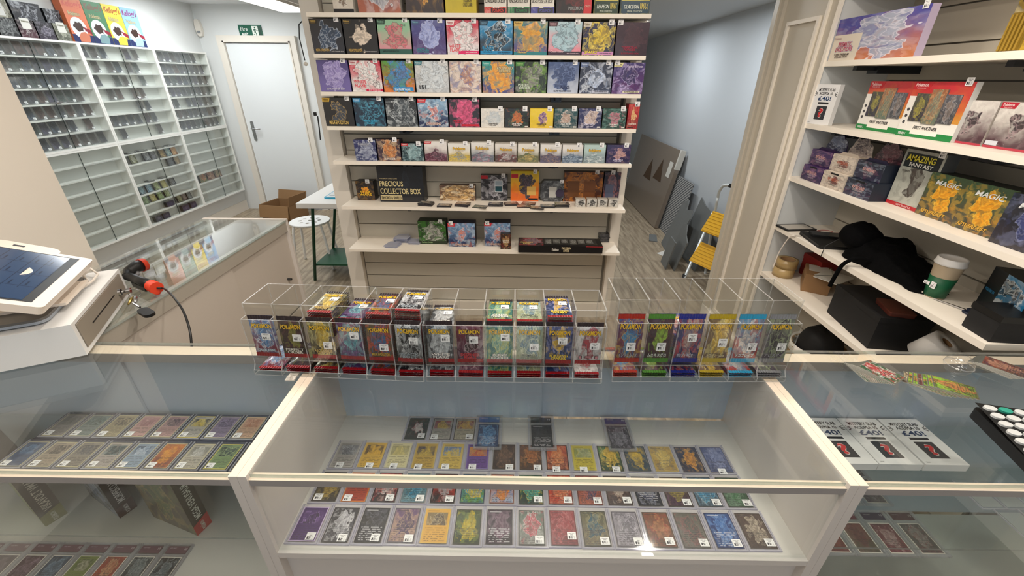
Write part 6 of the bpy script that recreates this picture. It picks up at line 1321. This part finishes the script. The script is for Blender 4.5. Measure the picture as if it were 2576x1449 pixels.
obj('paper', MB().lathe([(.020, -.05), (.052, -.05), (.052, .05), (.020, .05)], 32, closed=True), [mat('tissue', 'd8d6d2', .85, bump=.2, bscale=90)], t); obj('core', MB().lathe([(.0175, -.049), (.0198, -.049), (.0198, .049), (.0175, .049)], 24, closed=True), [KRAFT], t)
t = thing('tissue_sheet', 'crumpled white tissue on the lowest shelf', 'tissue', (1.70, 1.145, Z4+.001))
obj('tissue', MB().grid(lambda u, v: ((u-.5)*.13, (v-.5)*.12, max(0, .07*sin(pi*u)*sin(pi*v)+.03*mn.noise(Vector((u*5, v*5, 0))))), 14, 14), [mat('tissue2', 'dcdad6', .85)], t)
# basket, bag and white cable under the shelves
t = thing('wicker_basket', 'round wicker basket with a white liner under the lowest shelf', 'basket', (1.635, 1.86, 0))
bk = MB()
for r_ in range(26):
    z_ = .012+r_*.0145; rr = .105+.025*r_/25
    bk.tube([((rr+.004*(1 if (i+r_) % 2 else -1))*cos(2*pi*i/36), (rr+.004*(1 if (i+r_) % 2 else -1))*sin(2*pi*i/36), z_) for i in range(37)], .0085, 6, caps=False)
wk = obj('weave', bk, [mat('wicker', '9a7440', .7, var=.15, vscale=30)], t); wk['kind'] = 'stuff'
obj('bottom', MB().lathe([(0, .004), (.10, .004), (.10, .012), (0, .012)], 24), [mat('wicker', '9a7440', .7)], t)
obj('liner', MB().lathe([(.118, .30), (.124, .375), (.136, .392), (.142, .370), (.138, .345)], 32), [mat('liner_white', 'd8d4cc', .8)], t)
obj('black_bag', MB().grid(lambda u, v: ((.105*sin(pi*u)**.6)*cos(2*pi*v), (.105*sin(pi*u)**.6)*sin(2*pi*v), .36-.13*cos(pi*u)*(1 if u > .5 else .4)+.02*mn.noise(Vector((u*5, v*6, 3)))), 14, 24), [SATIN], t)
t = thing('white_cable', 'white cable hanging from the shelf edge down past the column', 'cable', at(1994, 592, x=1.44))
cpts = [at(1998, 594, x=1.445), at(1985, 598, x=1.442), at(1960, 635, x=1.442), at(1944, 675, x=1.442)]
obj('lead', MB().tube([q-at(1994, 592, x=1.44) for q in smooth(cpts)], .003, 8), [mat('cable_white', 'e6ddd2', .45)], t); obj('plug', MB().tube([tuple(cpts[0]-at(1994, 592, x=1.44)), tuple(cpts[0]-at(1994, 592, x=1.44)+Vector((.03, -.01, 0)))], .005, 8), [WHITE], t)

# ================================================================== BACK ROOM THINGS
# trestle table
t = thing('trestle_table', 'white table top on dark green steel trestle legs behind the display unit', 'table', (-1.35, 3.60, 0))
TZ = .75
obj('table_top', MB().box(-.41, .49, -.365, .38, TZ-.04, TZ), [mat('table_white', 'e6e4e0', .4)], t)
lt = at(787, 524, y=3.30)-Vector((-1.35, 3.60, 0)); lt.z = TZ-.04; lb_ = at(793, 705, z=0)-Vector((-1.35, 3.60, 0))
obj('leg', MB().tube([tuple(lt), tuple(lb_)], .013, 12), [DGREEN], t)
obj('leg', MB().tube([(lt.x, lt.y+.48, lt.z), (lb_.x, lb_.y+.40, 0)], .013, 12), [DGREEN], t)
obj('leg', MB().tube([(.38, lt.y, lt.z), (.44, lb_.y, 0)], .013, 12), [DGREEN], t); obj('leg', MB().tube([(.38, lt.y+.48, lt.z), (.44, lb_.y+.40, 0)], .013, 12), [DGREEN], t)
z_ = .155; fx = lb_.x+(lt.x-lb_.x)*z_/lt.z
obj('lower_shelf', MB().box(fx, .40, lb_.y+.0, lb_.y+.40, z_-.008, z_+.008), [DGREEN], t)
obj('top_bar', MB().box(lt.x-.08, .42, lt.y-.012, lt.y+.012, TZ-.058, TZ-.0402), [BLACK], t)
# turquoise playmat tray on the table
t = thing('playmat', 'white board with turquoise rim lying on the table', 'board', (-1.30, 3.62, TZ+.0005))
obj('rim', MB().prism(rounded(-.30, .38, -.24, .26, .03), 0, .010), [mat('turquoise', '1f9cc0', .4)], t); obj('board', MB().prism(rounded(-.285, .365, -.225, .245, .02), .0102, .014), [mat('board_white', 'd8dcdc', .4)], t)
for i in range(4): obj('printed_line', MB().box(-.27, .35, -.18+i*.1, -.165+i*.1, .0142, .0146), [ink('5a6468')], t)
# stool with a perforated seat
from mathutils.geometry import tessellate_polygon
t = thing('stool', 'white metal stool with a perforated round seat', 'stool', (-1.935, 3.735, 0), .2)
outer = [Vector((.175*cos(2*pi*i/36), .175*sin(2*pi*i/36), 0)) for i in range(36)]
loops = [outer]
for (hx_, hy_) in [(.085*cos(2*pi*i/8), .085*sin(2*pi*i/8)) for i in range(8)]+[(0, 0)]:
    loops.append([Vector((hx_+.018*cos(-2*pi*i/12), hy_+.018*sin(-2*pi*i/12), 0)) for i in range(12)])
flatp = [v for l_ in loops for v in l_]; tris = tessellate_polygon(loops)
m = MB()
for tr in tris:
    a, b, c = [flatp[i] for i in tr]
    if (b-a).cross(c-a).z < 0: b, c = c, b
    m.face([(a.x, a.y, .45), (b.x, b.y, .45), (c.x, c.y, .45)]); m.face([(a.x, a.y, .443), (c.x, c.y, .443), (b.x, b.y, .443)])
for l_ in loops:
    for i in range(len(l_)):
        a, b = l_[i], l_[(i+1) % len(l_)]; m.face([(a.x, a.y, .443), (b.x, b.y, .443), (b.x, b.y, .45), (a.x, a.y, .45)])
m.lathe([(.175, .45), (.178, .446), (.176, .434), (.172, .434)], 36)
STW = mat('stool_white', 'e8e8e6', .35)
obj('seat', m, [STW], t)
for i in range(4):
    a = pi/4+i*pi/2; obj('leg', MB().tube(smooth([(.05*cos(a), .05*sin(a), .436), (.14*cos(a), .14*sin(a), .434), (.172*cos(a), .172*sin(a), .405), (.205*cos(a), .205*sin(a), .2), (.235*cos(a), .235*sin(a), .006)]), .011, 10), [STW], t)
    obj('foot_cap', MB().tube([(.2345*cos(a), .2345*sin(a), .012), (.236*cos(a), .236*sin(a), 0)], .013, 10), [mat('foot_grey', 'c8c8c6', .5)], t)
# open cardboard box by the door
t = thing('open_carton', 'open brown cardboard box with raised flaps on the floor by the door', 'box', (-3.02, 5.26, 0), radians(-12))
W3, D3, H3 = .42, .34, .20
obj('body', MB().box(-W3/2, W3/2, -D3/2, -D3/2+.006, 0, H3).box(-W3/2, W3/2, D3/2-.006, D3/2, 0, H3).box(-W3/2, -W3/2+.006, -D3/2+.006, D3/2-.006, 0, H3).box(W3/2-.006, W3/2, -D3/2+.006, D3/2-.006, 0, H3).box(-W3/2+.006, W3/2-.006, -D3/2+.006, D3/2-.006, .001, .007), [KRAFT], t)
obj('flap', MB().box(-W3/2, W3/2, -.003, .003, -.155, 0), [KRAFT], t, (0, -D3/2-.006, H3+.002), (radians(-14), 0, 0))
obj('flap', MB().box(-W3/2, W3/2, -.003, .003, 0, .12), [KRAFT], t, (0, D3/2, H3), (radians(-20), 0, 0))
obj('flap', MB().box(-.003, .003, -D3/2+.01, D3/2-.01, -.15, 0), [KRAFT], t, (-W3/2-.008, 0, H3+.002), (0, radians(12), 0))
obj('flap', MB().box(-.003, .003, -D3/2+.01, D3/2-.01, 0, .12), [KRAFT], t, (W3/2, 0, H3), (0, radians(12), 0))

# leaning boards and step stool along the corridor wall
def lean(name, label, p0, p1, h, foot, th, m_, cat='board', extra=None, poly=None):
    """panel whose foot runs from p0 to p1 on the floor and whose top touches the corridor wall"""
    a, b = Vector((*p0, 0)), Vector((*p1, 0)); L_ = (b-a).length; rz = math.atan2(b.y-a.y, b.x-a.x)
    t = thing(name, label, cat, a, rz); al = math.asin(min(.95, foot/h))
    t.rotation_euler = (al, 0, rz)
    q = poly or [(0, 0), (L_, 0), (L_, h), (0, h)]
    obj('panel', MB().prism(q, 0, th, fn=lambda x, z, c: (x, c, z)), [m_], t)
    return t, L_
WRAPB = mat('brown_packing_board', '84715c', .5, bump=.25, bscale=25, var=.12, vscale=9)
t, L_ = lean('wrapped_board', 'large brown board wrapped in clear film leaning on the corridor wall', (1.765, 4.95), (1.755, 6.62), .93, .17, .045, WRAPB)
obj('film', MB().box(-.004, L_+.004, -.004, .049, .004, .934), [WRAP], t)
obj('paper_label', MB().box(.10, .22, .0495, .0505, .60, .78), [mat('paper_white', 'cfccc4', .6)], t) ; obj('paper_label', MB().box(.10, .22, -.0055, -.0045, .60, .78), [mat('paper_white', 'cfccc4', .6)], t)
for (x_, z2) in ((.30, .50), (.68, .44)): obj('corner_card', MB().prism([(x_, z2), (x_+.32, z2), (x_+.16, z2+.26)], .0497, .0505, fn=lambda a, b, c: (a, c, b)), [mat('dark_kraft', '4a3624', .7)], t)
obj('corner_guard', MB().box(-.006, .03, -.007, .052, .72, .94), [mat('paper_white', 'cfccc4', .6)], t)
STRIPE = NG('striped_sheet'); tcs = STRIPE.n('ShaderNodeTexCoord'); sps = STRIPE.n('ShaderNodeSeparateXYZ'); STRIPE.put(sps.inputs[0], tcs.outputs['Object'])
fr_ = STRIPE.math('FRACT', STRIPE.math('MULTIPLY', STRIPE.math('ADD', STRIPE.math('MULTIPLY', sps.outputs[0], .8), sps.outputs[2]), 24))
STRIPE.put(STRIPE.p.inputs['Base Color'], STRIPE.mix(STRIPE.math('LESS_THAN', fr_, .45), (*lin('9a9a98'), 1), (*lin('55575a'), 1)))
lean('striped_sheet', 'grey diagonally striped packing sheet leaning behind the brown board', (1.80, 4.50), (1.80, 5.0), .66, .12, .012, STRIPE.m)
GB = mat('slate_grey_board', '6a6c6b', .55, var=.05)
lean('grey_board', 'slate grey panel with a snapped edge, foremost of the leaning stack', (1.54, 3.66), (1.57, 3.95), .42, .10, .012, GB, poly=[(0, 0), (.30, 0), (.30, .40), (.20, .42), (.12, .34), (.0, .30)])
lean('grey_board', 'tall slate grey panel with a torn top in the leaning stack', (1.60, 4.00), (1.66, 4.44), .56, .17, .012, GB, poly=[(0, 0), (.44, 0), (.44, .50), (.30, .56), (.22, .47), (.05, .52), (0, .44)])
lean('grey_board', 'wide slate grey panel against the wall beside the step stool', (1.74, 3.66), (1.76, 4.20), .60, .14, .014, GB, poly=[(0, 0), (.54, 0), (.54, .60), (.40, .56), (.0, .52)])
lean('grey_board', 'small slate grey panel leaning lowest against the snapped one', (1.47, 3.70), (1.49, 3.90), .28, .05, .012, GB)
p = at(1640, 600, z=0); t = tag(obj('grey_offcut', MB().prism([(-.04, -.10), (.05, -.11), (.06, .12), (-.02, .13)], 0.0005, .008), [GB], None, (p.x, p.y, 0), (0, 0, -.2)), 'small grey offcut lying flat on the floor by the brown board', 'board')
p = at(1672, 634, z=.02); t = thing('paper_sheet', 'white rolled paper sheet lying on the floor before the grey panels', 'paper', (p.x, p.y, 0), .5)
obj('sheet', MB().grid(lambda u, v: ((u-.5)*.13, (v-.5)*.10, .002+.012*u*u), 6, 2), [mat('paper_white', 'cfccc4', .6)], t); obj('roll', MB().tube([(.065, -.05, .016), (.065, .05, .016)], .014, 12), [mat('paper_white', 'cfccc4', .6)], t)
# step stool
t = thing('step_stool', 'white framed folding step stool with two yellow ribbed treads', 'step stool', (1.775, 3.375, 0), radians(-64)); t.scale = (1.08, 1.08, 1.08)
SY = mat('yellow_tread', 'd8a514', .5); SF = mat('stool_frame_white', 'c8cccc', .35, metal=.3)
for sx in (-.19, .19): obj('rear_frame', MB().tube(smooth([(sx, .14, 0), (sx, .09, .40), (sx, .075, .68)]), .012, 10), [SF], t); obj('front_leg', MB().tube([(sx*1.04, -.10, 0), (sx*1.0, .06, .56)], .012, 10), [SF], t)
obj('hand_rail', MB().tube(smooth([(-.19, .075, .68), (-.18, .068, .75), (-.12, .062, .80), (.12, .062, .80), (.18, .068, .75), (.19, .075, .68)]), .012, 10), [SF], t)
obj('rail_grip', MB().tube([(-.10, .062, .80), (.10, .062, .80)], .016, 12), [BLACK], t)
for j, (yy, zz, ang) in enumerate(((-.060, .245, 58), (.0, .50, 58))):
    tr_ = obj('tread', MB().box(-.175, .175, -.09, .09, -.012, .012), [SY], t, (0, yy, zz), (radians(ang), 0, 0))
    for q_ in range(7): obj('rib', MB().box(-.17, .17, -.08+q_*.026, -.074+q_*.026, .012, .0155), [SY], tr_)
for sx in (-.205, .205): obj('foot', MB().tube([(sx, -.10, .0), (sx, -.098, .03)], .016, 10), [BLACK], t)
